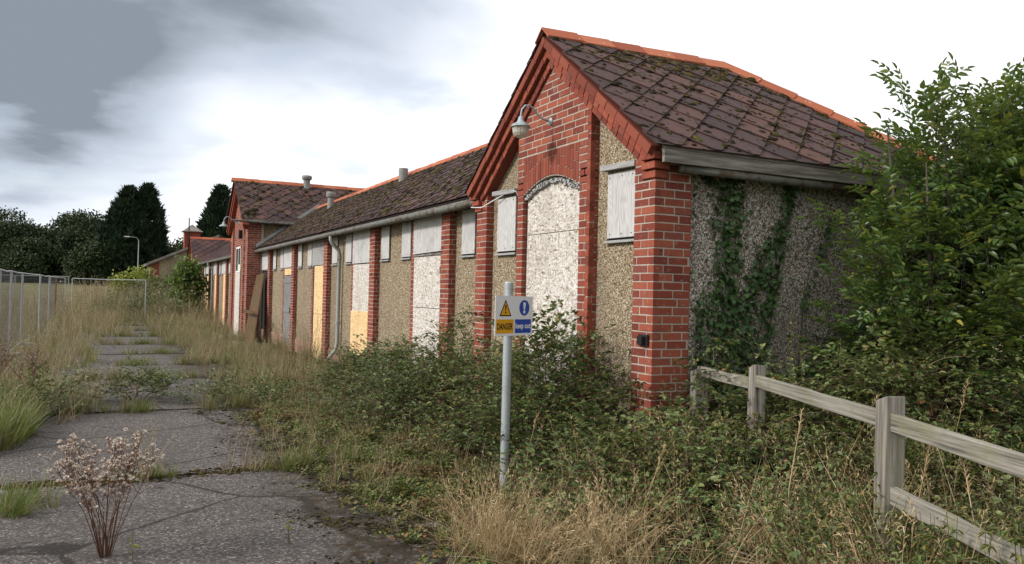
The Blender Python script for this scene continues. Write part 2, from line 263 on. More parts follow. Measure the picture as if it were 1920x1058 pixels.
# ------------------------------------------------------------------ mesh helpers
def V(*a): return np.array(a, float)
class MB:
    def __init__(s): s.v = []; s.f = []
    def add(s, vs, fs):
        o = len(s.v); s.v += [tuple(map(float, p)) for p in vs]; s.f += [tuple(o+i for i in q) for q in fs]; return s
    def box(s, c, d, ax=None):
        ax = np.eye(3) if ax is None else np.array(ax, float)
        c = np.array(c, float); h = np.array(d, float)/2
        vs = [c+ax[0]*h[0]*i+ax[1]*h[1]*j+ax[2]*h[2]*k for k in (-1, 1) for j in (-1, 1) for i in (-1, 1)]
        fs = [(0, 2, 3, 1), (4, 5, 7, 6), (0, 1, 5, 4), (2, 6, 7, 3), (0, 4, 6, 2), (1, 3, 7, 5)]
        if np.dot(np.cross(ax[0], ax[1]), ax[2]) < 0: fs = [q[::-1] for q in fs]
        return s.add(vs, fs)
    def bb(s, x0, x1, y0, y1, z0, z1): return s.box(((x0+x1)/2, (y0+y1)/2, (z0+z1)/2), (abs(x1-x0), abs(y1-y0), abs(z1-z0)))
    def tube(s, pts, rad, n=8, cap=True):
        pts = [np.array(p, float) for p in pts]; m = len(pts)
        rads = [rad]*m if np.isscalar(rad) else rad
        rings = []; side = None
        for i, p in enumerate(pts):
            t = pts[min(i+1, m-1)]-pts[max(i-1, 0)]; t = t/(np.linalg.norm(t)+1e-9)
            if side is None:
                side = np.cross(t, V(0, 0, 1) if abs(t[2]) < .9 else V(1, 0, 0))
            side = side-t*np.dot(side, t); side /= np.linalg.norm(side)+1e-9; up = np.cross(t, side)
            rings.append([p+(side*math.cos(a)+up*math.sin(a))*rads[i] for a in np.arange(n)*2*math.pi/n])
        vs = [q for r_ in rings for q in r_]
        fs = [(i*n+j, i*n+(j+1) % n, (i+1)*n+(j+1) % n, (i+1)*n+j) for i in range(m-1) for j in range(n)]
        if cap: fs += [tuple(range(n))[::-1], tuple(range((m-1)*n, m*n))]
        return s.add(vs, fs)
    def lathe(s, c, prof, n=20, ax=(0, 0, 1)):
        c = np.array(c, float); ax = np.array(ax, float); ax /= np.linalg.norm(ax)
        a = np.cross(ax, V(1, 0, 0) if abs(ax[0]) < .9 else V(0, 1, 0)); a /= np.linalg.norm(a); b = np.cross(ax, a)
        vs = [c+ax*h+(a*math.cos(t)+b*math.sin(t))*r_ for r_, h in prof for t in np.arange(n)*2*math.pi/n]
        fs = [(i*n+j, i*n+(j+1) % n, (i+1)*n+(j+1) % n, (i+1)*n+j) for i in range(len(prof)-1) for j in range(n)]
        return s.add(vs, fs)
    def prism(s, poly, n):       # polygon (3D points) extruded by the vector n
        k = len(poly); n = np.array(n, float); vs = [np.array(p, float) for p in poly]+[np.array(p, float)+n for p in poly]
        return s.add(vs, [tuple(range(k))[::-1], tuple(range(k, 2*k))]+[(i, (i+1) % k, k+(i+1) % k, k+i) for i in range(k)])
    def build(s, name, mat, parent=None, smooth=False, org=None, bevel=0):
        o0 = np.array(org if org is not None else (ROOT.get(parent.name, (0, 0, 0)) if parent else (0, 0, 0)), float)
        me = bpy.data.meshes.new(name); me.from_pydata([tuple(np.array(p)-o0) for p in s.v], [], s.f); me.update()
        me.materials.append(M[mat] if isinstance(mat, str) else mat)
        if smooth: me.polygons.foreach_set('use_smooth', [True]*len(me.polygons))
        o = bpy.data.objects.new(name, me); COL.objects.link(o)
        if parent: o.parent = parent; ROOT[o.name] = tuple(o0)
        else: o.location = tuple(o0); ROOT[o.name] = tuple(o0)
        if bevel:
            md = o.modifiers.new('bevel', 'BEVEL'); md.width = bevel; md.segments = 2; md.limit_method = 'ANGLE'
        return o
ROOT = {}
def thing(name, loc, label, cat, group=None):
    o = bpy.data.objects.new(name, None); COL.objects.link(o); o.location = tuple(map(float, loc)); o.empty_display_size = .2
    ROOT[o.name] = tuple(map(float, loc)); return tag(o, label, cat, group)
def tag(o, label=None, cat=None, group=None, kind=None):
    if label: o['label'] = label
    if cat: o['category'] = cat
    if group: o['group'] = group
    if kind: o['kind'] = kind
    return o
# --- vegetation: templates made of quads, placed by numpy, joined into one mesh
def T(v, f, m=0):
    f = np.array(f, int).reshape(-1, 4); return (np.array(v, float).reshape(-1, 3), f, np.full(len(f), m, int))
def tcat(ts):
    vs, fs, ms, o = [], [], [], 0
    for v, f, m in ts: vs.append(v); fs.append(f+o); ms.append(m); o += len(v)
    return np.concatenate(vs), np.concatenate(fs), np.concatenate(ms)
def txf(t, A, p, s=1.0): return (t[0]*s @ np.array(A).T+np.array(p), t[1], t[2])
def bases(d, roll=None):
    d = np.atleast_2d(np.array(d, float)); d = d/np.linalg.norm(d, axis=1, keepdims=True)
    up = np.tile(V(0, 0, 1), (len(d), 1)); k = np.abs(d[:, 2]) > .97; up[k] = (1, 0, 0)
    y = np.cross(up, d); y /= np.linalg.norm(y, axis=1, keepdims=True); z = np.cross(d, y)
    if roll is not None:
        c, s_ = np.cos(roll)[:, None], np.sin(roll)[:, None]; y, z = y*c+z*s_, z*c-y*s_
    return np.stack([d, y, z], 2)
def B1(d, roll=0.): return bases([d], np.array([roll]))[0]
def leaf(Ln=.06, W=.04, fold=.25, droop=.15, m=0):
    return T([(0, 0, 0), (.32*Ln, -W*.47, fold*W*.5), (.72*Ln, -W*.36, fold*W*.4-droop*Ln*.4), (Ln, 0, -droop*Ln), (.72*Ln, W*.36, fold*W*.4-droop*Ln*.4), (.32*Ln, W*.47, fold*W*.5)], [(0, 1, 2, 3), (0, 3, 4, 5)], m)
def ttube(pts, r0, r1, m=1):
    pts = np.array(pts, float); n = 3; vs = []; fs = []
    for i, p in enumerate(pts):
        t = pts[min(i+1, len(pts)-1)]-pts[max(i-1, 0)]; A = B1(t); r_ = r0+(r1-r0)*i/(len(pts)-1)
        for a in range(n): vs.append(p+(A[:, 1]*math.cos(a*2.094)+A[:, 2]*math.sin(a*2.094))*r_)
        if i:
            for a in range(n): fs.append(((i-1)*n+a, (i-1)*n+(a+1) % n, i*n+(a+1) % n, i*n+a))
    return T(vs, fs, m)
def blade(h, lean, wd, yaw, base=(0, 0), m=0, seg=3, curl=1.6):
    vs = []; fs = []; cx, cy = math.cos(yaw), math.sin(yaw); sx, sy = -cy, cx
    for i in range(seg+1):
        t = i/seg; d = lean*h*t**curl; z = h*t*(1-.25*lean*t); ww = wd*(1-t**1.5)*.5+.0004
        vs += [(base[0]+cx*d+sx*ww, base[1]+cy*d+sy*ww, z), (base[0]+cx*d-sx*ww, base[1]+cy*d-sy*ww, z)]
        if i: fs.append((2*i-2, 2*i-1, 2*i+1, 2*i))
    return T(vs, fs, m)
def clump(n, h, lean, wd, rad, m=0, m2=None, p2=0.):
    ts = []
    for i in range(n):
        a = random.uniform(0, 6.283); rr = rad*math.sqrt(random.random())
        ts.append(blade(h*random.uniform(.45, 1.1), lean*random.uniform(.2, 1.3), wd*random.uniform(.7, 1.2), a+random.uniform(-.8, .8), (rr*math.cos(a), rr*math.sin(a)), m2 if (m2 is not None and random.random() < p2) else m))
    return tcat(ts)
def seedgrass(h, m=0):           # a dry stalk with a feathery head
    a = random.uniform(0, 6.28); ln = random.uniform(.05, .5); ts = [blade(h, ln, .005, a, m=m, seg=4)]
    cx, cy = math.cos(a), math.sin(a)
    for i in range(9):
        t = .72+.28*i/8; d = ln*h*t**1.6; z = h*t*(1-.25*ln*t)
        ts.append(txf(leaf(.035, .006, 0, .1, m), B1((math.cos(i*2.4)+cx*.8, math.sin(i*2.4)+cy*.8, .8)), (cx*d, cy*d, z)))
    return tcat(ts)
def merged(name, groups, mats, parent=None, org=(0, 0, 0)):
    """groups: list of (template, positions Kx3, bases Kx3x3, scales K)"""
    vs, fs, ms, o = [], [], [], 0
    for t, P, A, S in groups:
        K = len(P)
        if not K: continue
        v = np.einsum('kij,nj->kni', A, t[0])*np.asarray(S)[:, None, None]+np.asarray(P)[:, None, :]
        n = len(t[0]); vs.append(v.reshape(-1, 3)); fs.append((t[1][None]+(np.arange(K)*n)[:, None, None]+o).reshape(-1, 4)); ms.append(np.tile(t[2], K)); o += K*n
    v = np.concatenate(vs)-np.array(org, float); f = np.concatenate(fs); m = np.concatenate(ms)
    me = bpy.data.meshes.new(name); me.vertices.add(len(v)); me.vertices.foreach_set('co', v.astype(np.float32).ravel())
    me.loops.add(f.size); me.loops.foreach_set('vertex_index', f.astype(np.int32).ravel())
    me.polygons.add(len(f)); me.polygons.foreach_set('loop_start', np.arange(0, f.size, 4, dtype=np.int32)); me.polygons.foreach_set('loop_total', np.full(len(f), 4, np.int32))
    me.polygons.foreach_set('material_index', m.astype(np.int32)); me.update(calc_edges=True)
    for k in mats: me.materials.append(M[k])
    ob = bpy.data.objects.new(name, me); COL.objects.link(ob)
    if parent: ob.parent = parent
    else: ob.location = org
    return ob
def smooth01(x, a, b):
    t = np.clip((x-a)/(b-a), 0, 1); return t*t*(3-2*t)
_wv = [(rng.uniform(0, 6.28), rng.uniform(.6, 1.6), rng.uniform(0, 6.28)) for _ in range(9)]
def wob(x, y, s=1.0):
    o = 0
    for i, (a, k, p) in enumerate(_wv): o = o+np.sin((x*math.cos(a)+y*math.sin(a))*k*s*(1+.45*i)+p)/(1+.5*i)
    return o/2.6

# ================================================================== SETTING
def groundz(x, y):
    x = np.asarray(x, float); y = np.asarray(y, float)
    z = 1.9*smooth01(y, 46, 120)
    z = z+.05*smooth01(-x, 5.4, 7.5)*(.6+.4*wob(x, y, .5))*smooth01(y, -4, 2)*(1-smooth01(-x, 9, 15))
    return z-.012
xs = np.concatenate([np.linspace(-700, -60, 9), np.linspace(-50, -14, 10), np.linspace(-12, 8, 41), np.linspace(10, 60, 11), np.linspace(90, 900, 8)])
ys = np.concatenate([np.linspace(-200, -14, 6), np.linspace(-12, 30, 64), np.linspace(32, 130, 40), np.linspace(160, 1200, 9)])
gx, gy = np.meshgrid(xs, ys); gz = groundz(gx, gy); nx, ny = len(xs), len(ys)
mb = MB(); mb.v = list(map(tuple, np.stack([gx, gy, gz], 2).reshape(-1, 3)))
mb.f = [(j*nx+i, j*nx+i+1, (j+1)*nx+i+1, (j+1)*nx+i) for j in range(ny-1) for i in range(nx-1)]
tag(mb.build('ground', 'ground', smooth=True), kind='structure')
# concrete path, slab by slab
path = MB().bb(-5.45, -1.95, -14, 46, -.30, -.018).build('path', 'ground'); tag(path, kind='structure')
JO = [-6.2, -2.05, 2.05, 6.2, 10.3, 13.1, 16.1, 19.5, 23.4, 27.1, 30.9, 34.7, 38.5, 42.3]
for a, b in zip(JO[:-1], JO[1:]):
    n = 10; m_ = MB(); P = []
    for i in range(n+1): P.append((-5.4+random.uniform(-.03, .03), a+.05+(b-a-.1)*i/n))
    Q = []
    for i in range(n+1): Q.append((-2.0+random.uniform(-.09, .03), b-.05-(b-a-.1)*i/n))
    m_.prism([(x, y, -.06) for x, y in (P+Q)[::-1]], (0, 0, .078+random.uniform(-.006, .006)))
    m_.build('paving_slab', 'slab', path)

# ================================================================== THE DERELICT BUILDING
bld = thing('derelict_building', (0, 0, 0), 'long derelict single-storey brick and pebbledash building with boarded openings and mossy roofs', 'building')
BR = []            # every brick: centre, u, w, n, length, height
def brickface(o, u, w, n, W, H, par, Lb=.215, hb=.065, j=.010, off=0, keep=None, dep=.06, mat='brick', jit=.0025):
    o, u, w, n = map(lambda q: np.array(q, float), (o, u, w, n)); rows = int(round(H/(hb+j)))
    hb = H/rows-j
    for r_ in range(rows):
        x = -(((r_+off) % 2)*.5)*(Lb+j)
        if r_ % 5 == 2: x -= .06
        while x < W-.004:
            a, b = max(x, 0), min(x+Lb, W)
            if b-a > .035:
                c = o+u*(a+b)/2+w*((r_+.5)*(hb+j))
                if keep is None or keep(c): BR.append((c-n*(dep/2-random.uniform(-jit, jit)), u, w, n, b-a-random.uniform(0, .004), hb-random.uniform(0, .003), dep, par, mat))
            x += Lb+j
UY, UZ, UX = V(0, 1, 0), V(0, 0, 1), V(1, 0, 0); NX = V(-1, 0, 0); NY = V(0, -1, 0)
EAVE, RISE, WM, RZ = 3.02, .7476, 1.84, 4.60           # right wing: eave height, slope, mid, ridge
def rake(y, mid=WM, top=RZ-.035, sl=RISE): return top-abs(y-mid)*sl
# --- right wing
def wing(y0, near):
    """gabled wing whose brick gable looks along -X; y0 is its near corner"""
    def yy(v): return y0+v
    core = MB().bb(.10, 4.2, yy(.06), yy(3.66), -.3, 3.0)
    core.prism([(.10, yy(.06), 3.0), (.10, yy(3.66), 3.0), (.10, yy(WM), RZ-.12)], (.25, 0, 0))
    wall = core.build('wall', 'render', bld); MB().bb(.41, 4.2, yy(.045), yy(.0595), -.2, 2.92).build('side_wall_render', 'render_grey', bld)
    for a, b in ((-.06, .25), (3.48, 3.79)):
        p = MB().bb(.004, .4, yy(a+.004), yy(b-.004), -.3, 3.0).build('pilaster', 'mortar', bld)
        brickface((0, yy(b), 0), -UY, UZ, NX, b-a, 3.0, p)
        brickface((0, yy(a), 0), UX, UZ, NY, .41, 3.0, p, off=1)
    bay = MB()
    for a, b in ((1.02, 1.22), (2.47, 2.62)): bay.bb(.004, .11, yy(a+.006), yy(b-.003), -.3, 3.05)
    N = 12; arch = [(yy(1.22+1.25*i/N), 2.88+.16*math.sin(math.pi*i/N)) for i in range(N+1)]
    poly = [(.004, y, z) for y, z in arch]+[(.004, yy(2.614), 2.88), (.004, yy(2.614), rake(2.62)), (.004, yy(WM), RZ-.12), (.004, yy(1.026), rake(1.02)), (.004, yy(1.026), 2.88)]
    bay.prism(poly[::-1], (.10, 0, 0)); bay = bay.build('gable_bay', 'mortar', bld)
    brickface((0, yy(1.22), 0), -UY, UZ, NX, .20, 2.88, bay); brickface((0, yy(2.62), 0), -UY, UZ, NX, .15, 2.88, bay, off=1)
    brickface((0, yy(1.02), 0), UX, UZ, NY, .11, 3.60, bay, Lb=.105)
    for a, b in ((1.02, 1.235), (2.455, 2.62)): brickface((0, yy(b), 2.88), -UY, UZ, NX, b-a, .45, bay)
    y = 1.24
    while y < 2.44:                                         # gauged flat arch of bricks on end
        zb = 2.88+.16*math.sin(math.pi*(y-1.22+.03)/1.25)+.006; z = zb
        while z < 3.31:
            h = min(random.choice((.105, .215, .215)), 3.325-z)
            if 3.325-z-h < .04: h = 3.325-z
            BR.append((V(.028+random.uniform(-.002, .002), yy(y+.0295), z+h/2), -UY, UZ, NX, .053, h-.005, .06, bay, 'rubbed')); z += h
        y += .0582
    brickface((0, yy(2.62), 3.335), -UY, UZ, NX, 1.60, 1.2, bay, keep=lambda c: c[2] < rake(c[1]-y0)-.06)
    # corbelled rakes: three stepped courses on each slope
    th = math.atan(RISE)
    for sgn in (1, -1):
        u = V(0, sgn*math.cos(th), math.sin(th)); wv = V(0, -sgn*math.sin(th), math.cos(th)); start = V(0, yy(-.17 if sgn > 0 else 3.68+.17), rake(-.17))
        Ls = (WM+.17)/math.cos(th)
        for k, pr_ in enumerate((.13, .08, .03)):
            o = start+V(-pr_, 0, 0)-wv*(.012+.088*(k+1))+u*(.06*k)
            ax = [u, wv, NX]; c = o+u*(Ls/2-.03*k)+wv*.044-NX*(.11+pr_)/2
            rb = MB().box(c-NX*.004, (Ls-.06*k-.02, .086, .11+pr_-.01), ax).build('rake_course', 'rubbed', bld)
            brickface(o, u, wv, NX, Ls-.06*k, .088, rb, Lb=.105 if k else .215, hb=.078, j=.007, jit=.004, mat='rubbed' if k == 0 else 'brick')
    # kneelers at the feet of the rakes
    for s_, yb in ((-1, -.06), (1, 3.79)):
        for k in range(3):
            MB().bb(-.02-.03*k, .12, yy(yb-s_*.08+s_*.03*k)-.10, yy(yb-s_*.08+s_*.03*k)+.10, 2.795+.077*k, 2.862+.077*k).build('kneeler', 'brick', bld, bevel=.006)
    return wall, bay
wing(0, True)
wing(43.1, False)
# side wall fascia, gutter
MB().bb(-.03, 4.35, -.225, -.19, 2.91, 3.06).build('fascia', 'fascia', bld, bevel=.004)
MB().bb(.05, 4.35, -.19, .06, 2.93, 2.955).build('soffit', 'fascia', bld)
MB().tube([(.2, -.15, 2.885), (4.3, -.15, 2.87)], .04, 10).build('gutter', 'gutter', bld, smooth=True)
# boards of the wing
def board(y0, y1, z0, z1, x, mat, t=.018, name='window_board', tilt=0, nails=True):
    b = MB().box((x-t/2, (y0+y1)/2, (z0+z1)/2), (t, y1-y0, z1-z0), [V(1, 0, 0), V(0, math.cos(tilt), math.sin(tilt)), V(0, -math.sin(tilt), math.cos(tilt))]).build(name, mat, bld, bevel=.002)
    if nails:
        m_ = MB()
        for ty in (.08, .5, .92):
            for tz in (.06, .94):
                m_.lathe((x-t-.002, y0+(y1-y0)*ty+random.uniform(-.02, .02), z0+(z1-z0)*tz), [(.0001, .0), (.006, 0), (.006, .004)], 6, (-1, 0, 0))
        m_.build('nail', 'rust', b)
    return b
def window(y0, y1, z0, z1, x, mat, fr=.03):
    m_ = MB().bb(x+.03, x-.004, y0-fr, y1+fr, z0-fr, z1+.01); m_.build('window_frame', 'void', bld)
    board(y0, y1, z0, z1, x-.012, mat)
    MB().bb(x+.03, x-.05, y0-.03, y1+.03, z0-fr-.02, z0-fr+.006).build('window_sill', 'ply2', bld, bevel=.004)
window(.33, .80, 2.30, 2.93, .10, 'ply'); window(2.80, 3.30, 2.26, 2.92, .10, 'ply')
for a, b in ((.28, .86), (2.74, 3.36)): MB().box((.07, (a+b)/2, 2.985), (.12, b-a, .055), [V(1, 0, .04), V(0, 1, .03), V(0, -.03, 1)]).build('lintel', 'ply2', bld, bevel=.004)
def doorboard(y0, y1, z0, z1, x, mat, arch=False):
    if not arch: return board(y0, y1, z0, z1, x, mat, .02, 'door_board')
    N = 10; poly = [(x, y0, z0), (x, y0, z1-.14)]+[(x, y0+(y1-y0)*i/N, z1-.14+.12*math.sin(math.pi*i/N)+random.uniform(-.012, .012)) for i in range(1, N)]+[(x, y1, z1-.14), (x, y1, z0)]
    return MB().prism(poly, (-.02, 0, 0)).build('door_board', mat, bld)
MB().bb(.098, .085, 1.22, 2.47, -.2, 3.0).build('doorway', 'void', bld)
doorboard(1.27, 2.45, 2.425, 3.04, .075, 'osb', True); doorboard(1.265, 2.455, 0.0, 2.417, .075, 'osb')
m_ = MB()
for i in range(26):
    y = 1.26+1.17*i/25; m_.box((.04, y, 2.85+.13*math.sin(math.pi*i/25)+random.uniform(-.01, .02)), (.05, .07, random.uniform(.015, .05)), [V(1, 0, 0), V(0, 1, random.uniform(-.3, .3)), V(0, 0, 1)])
m_.build('broken_edging', 'ply2', bld)
MB().bb(-.02, .03, -.02, .12, 1.30, 1.40).box((-.03, .05, 1.35), (.06, .07, .07)).build('vent', 'black', bld)
m_ = MB().tube([(.10, 3.9, 2.96), (-.05, 3.86, 2.86), (-.06, 3.5, 2.83), (.0, 3.3, 2.9), (.05, 2.9, 2.99), (-.02, 2.62, 2.95), (.04, 2.63, 2.84)], .007, 5); m_.build('cable', 'white', bld)
# --- main range and far range
S = .38
def bays(ystart, yend, doors, first_window=None, back=True):
    MB().bb(S, 4.0, ystart, yend, -.3, 2.99).build('wall', 'render', bld)
    MB().bb(S-.03, S+.1, ystart, yend, -.3, .34).build('plinth', 'plinth', bld, bevel=.01)
    if first_window: window(*first_window, 2.30, 2.95, S, 'ply')
    for d0, mod, kind in doors:
        p = MB().bb(S-.108, S+.05, d0-.336, d0-.004, -.3, 2.98).build('pilaster', 'mortar', bld)
        brickface((S-.112, d0, 0), -UY, UZ, NX, .34, 2.98, p); brickface((S-.112, d0-.34, 0), UX, UZ, NY, .112, 2.98, p, Lb=.105)
        if kind != 'end':
            jb = MB().bb(S-.03, S+.05, d0+1.405, d0+1.56, -.3, 2.98).build('jamb', 'mortar', bld)
            brickface((S-.036, d0+1.565, 0), -UY, UZ, NX, .16, 2.98, jb, off=1)
        MB().bb(S-.006, S+.05, d0, d0+1.40, -.1, 2.98).build('doorway', 'void', bld)
        for q in (d0+1.64, d0+mod-.34-.62):
            if kind != 'end' or q < d0+2: window(q, q+.47, 2.34, 2.95, S, 'ply')
        top = 'ply2' if kind == 'plank' else 'ply'
        MB().bb(S-.02, S-.05, d0+.02, d0+1.39, 2.31, 2.36).build('door_head', 'fascia', bld)
        if kind == 'white':
            board(d0+.02, d0+1.37, 2.37, 2.95, S-.055, 'ply', tilt=-.012, name='window_board'); doorboard(d0+.04, d0+1.38, 1.475, 2.325, S-.03, 'osb'); doorboard(d0+.05, d0+1.37, .03, 1.465, S-.03, 'osb')
            MB().bb(S-.09, S-.03, d0+.01, d0+.09, 2.02, 2.13).build('hinge', 'black', bld)
        elif kind == 'mixed':
            board(d0+.02, d0+1.37, 2.29, 2.96, S-.055, 'ply'); doorboard(d0+.02, d0+1.38, 1.28, 2.27, S-.03, 'osb'); doorboard(d0+.14, d0+1.40, .0, 1.30, S-.055, 'osb_new')
        elif kind in ('plank', 'new'):
            board(d0+.0, d0+1.40, 2.33, 2.95, S-.05, top); doorboard(d0+.05, d0+1.18, 1.12, 2.31, S-.03, 'osb_new'); doorboard(d0+.07, d0+1.16, .0, 1.11, S-.035, 'osb_new')
        elif kind == 'door':
            board(d0, d0+1.38, 2.34, 2.95, S-.05, 'ply'); doorboard(d0+.05, d0+1.3, 2.12, 2.33, S-.025, 'osb_new')
            dr_ = MB()
            for i in range(6): dr_.bb(S-.03, S-.055, d0+.06+i*.2, d0+.06+i*.2+.194, .03, 2.10)
            dr_ = dr_.build('door', 'door_wood', bld)
            m_ = MB()
            for z in (.35, 1.1, 1.95): m_.bb(S-.056, S-.075, d0+.07, d0+1.25, z-.06, z+.06)
            m_.build('ledge', 'door_wood', dr_); MB().bb(S-.075, S-.1, d0+.1, d0+.2, 1.02, 1.2).build('latch', 'black', dr_)
        elif kind == 'open':
            board(d0, d0+1.38, 2.34, 2.95, S-.05, 'ply')
# main range eaves
    MB().bb(S-.24, S-.215, ystart, yend, 2.965, 3.06).build('fascia', 'fascia', bld)
    MB().bb(S-.215, S, ystart, yend, 2.985, 3.0).build('soffit', 'fascia', bld)
    gt = MB(); n = int((yend-ystart)/1.9)
    pts = [(S-.29, ystart+.05+(yend-ystart-.1)*i/n, 2.955+random.uniform(-.010, .008)) for i in range(n+1)]
    gt.tube(pts, .05, 10).build('gutter', 'gutter', bld, smooth=True)
bays(3.7, 22.5, [(5.72, 3.8, 'white'), (9.53, 3.8, 'mixed'), (13.33, 3.8, 'plank'), (17.13, 3.8, 'door'), (20.93, 3.8, 'end')], (4.63, 5.10))
MB().bb(S-.07, S-.045, 20.95, 22.3, 2.34, 2.95).build('window_board', 'ply', bld); 
bays(26.45, 43.2, [(28.2, 3.45, 'new'), (31.6, 3.45, 'new'), (35.0, 3.45, 'new'), (38.4, 3.45, 'new'), (41.75, 3.45, 'end')])
def drain(y, x0=S-.29):
    m_ = MB(); m_.tube([(x0, y, 2.93), (x0, y, 2.84), (x0+.03, y, 2.77), (S-.11, y-.0, 2.62), (S-.085, y, 2.52), (S-.085, y, 1.3), (S-.085, y, .55), (S-.12, y, .38), (S-.33, y, .12)], .042, 10)
    p = m_.build('drainpipe', 'pipe', bld, smooth=True)
    for z in (1.0, 2.45): MB().lathe((S-.085, y, z), [(.044, -.04), (.056, -.035), (.056, .035), (.044, .04)], 12).build('collar', 'pipe', p)
    return p
drain(11.95); drain(37.0)
# --- middle pavilion: taller cross gable with a return wall standing forward of the range
CX, CY0, CY1, CE, CRZ = -.17, 22.36, 26.5, 3.98, 5.62; CM = (CY0+CY1)/2
core = MB().bb(CX+.10, 4.3, CY0+.05, CY1-.05, -.3, CE)
core.prism([(CX+.10, CY0+.05, CE), (CX+.10, CY1-.05, CE), (CX+.10, CM, CRZ-.1)], (.3, 0, 0)); core.build('wall', 'render', bld)
csl = (CRZ-CE)/(CM-CY0)
for a, b in ((CY0, CY0+.5), (CY1-.5, CY1)):
    p = MB().bb(CX+.004, .35, a+.004, b-.004, -.3, CE).build('pilaster', 'mortar', bld)
    brickface((CX, b, 0), -UY, UZ, NX, b-a, CE, p); brickface((CX, a, 0), UX, UZ, NY, .45, CE, p, off=1)
bay = MB().bb(CX+.005, CX+.12, CY0+.9, CY1-.9, -.3, CE).prism([(CX+.005, CY0+.9, CE), (CX+.005, CY1-.9, CE), (CX+.005, CM, CRZ-.1)], (.1, 0, 0)).build('gable_bay', 'mortar', bld)
DY0, DY1 = 23.75, 25.0
brickface((CX, DY0, 0), -UY, UZ, NX, DY0-CY0-.9, 3.2, bay); brickface((CX, CY1-.9, 0), -UY, UZ, NX, CY1-.9-DY1, 3.2, bay)
brickface((CX, CY1-.9, 3.2), -UY, UZ, NX, CY1-CY0-1.8, 2.4, bay, keep=lambda c: c[2] < CRZ-.2-abs(c[1]-CM)*csl)
brickface((CX, CY0+.9, 0), UX, UZ, NY, .11, CE, bay, Lb=.105)
MB().bb(CX-.002, CX+.03, DY0, DY1, -.2, 3.2).build('doorway', 'void', bld); doorboard(DY0+.03, DY1-.03, 0, 2.25, CX-.006, 'osb')
wf = MB()
for a, b, z0, z1 in ((DY0, DY0+.07, 2.27, 3.18), (DY1-.07, DY1, 2.27, 3.18), (DY0, DY1, 3.12, 3.19), (DY0, DY1, 2.26, 2.33), (24.34, 24.40, 2.33, 3.12)): wf.bb(CX-.02, CX+.012, a, b, z0, z1)
wf = wf.build('window_frame', 'wpaint', bld); MB().bb(CX-.012, CX-.006, 24.4, DY1-.07, 2.75, 3.12).build('pane', 'glass', wf); MB().bb(CX-.012, CX-.006, DY0+.07, 24.34, 2.33, 2.55).build('pane', 'wpaint', wf)
MB().bb(CX-.12, CX, 23.6, 23.78, 3.45, 3.75).build('alarm_box', 'black', bld, bevel=.01)
MB().bb(-.35, 4.4, CY0-.28, CY0-.24, CE-.06, CE+.06).build('fascia', 'fascia', bld); MB().tube([(-.75, CY0-.33, CE-.03), (1.9, CY0-.33, CE-.06)], .035, 8).build('gutter', 'gutter', bld)
for sgn in (1, -1):
    th = math.atan(csl); u = V(0, sgn*math.cos(th), math.sin(th)); wv = V(0, -sgn*math.sin(th), math.cos(th)); st = V(CX, CY0-.05 if sgn > 0 else CY1+.05, CE-.12)
    for k in range(2):
        ln = (CM-CY0+.05)/math.cos(th); c = st+u*ln/2-wv*(.05+.1*k)+V(-.06+.04*k, 0, 0)
        MB().box(c, (ln, .09, .24), [u, wv, NX]).build('rake_course', 'rubbed', bld)

# --- roofs: diamond tiles laid one by one
def clip_poly(P, planes):
    for a, b, c in planes:          # keep a*x+b*y >= c
        out = []
        for i in range(len(P)):
            p, q = P[i], P[(i+1) % len(P)]; dp, dq = a*p[0]+b*p[1]-c, a*q[0]+b*q[1]-c
            if dp >= 0: out.append(p)
            if dp*dq < 0: t = dp/(dp-dq); out.append((p[0]+t*(q[0]-p[0]), p[1]+t*(q[1]-p[1])))
        P = out
        if len(P) < 3: return None
    return P
def halfplanes(poly):
    cx = sum(p[0] for p in poly)/len(poly); cy = sum(p[1] for p in poly)/len(poly); hp = []
    for i in range(len(poly)):
        p, q = poly[i], poly[(i+1) % len(poly)]; a, b = -(q[1]-p[1]), q[0]-p[0]; c = a*p[0]+b*p[1]
        if a*cx+b*cy < c: a, b, c = -a, -b, -c
        hp.append((a, b, c))
    return hp
TILES = []       # candidates for single tiles
tile_mesh = None; DG = .225; OV = 1.16
def make_tile(poly, name='roof_tile'):
    m_ = MB(); k = len(poly); tl = .062
    vs = [(x, y, .012-(y)*tl+.0) for x, y in poly]+[(x, y, .001-(y)*tl) for x, y in poly]
    m_.add(vs, [tuple(range(k)), tuple(range(k, 2*k))[::-1]]+[((i+1) % k, i, k+i, k+(i+1) % k) for i in range(k)])
    me = bpy.data.meshes.new(name); me.from_pydata(m_.v, [], m_.f); me.update(); me.materials.append(M['tile']); return me
FULL = [(-DG*OV, 0), (0, -DG*OV), (DG*OV, 0), (0, DG*OV)]
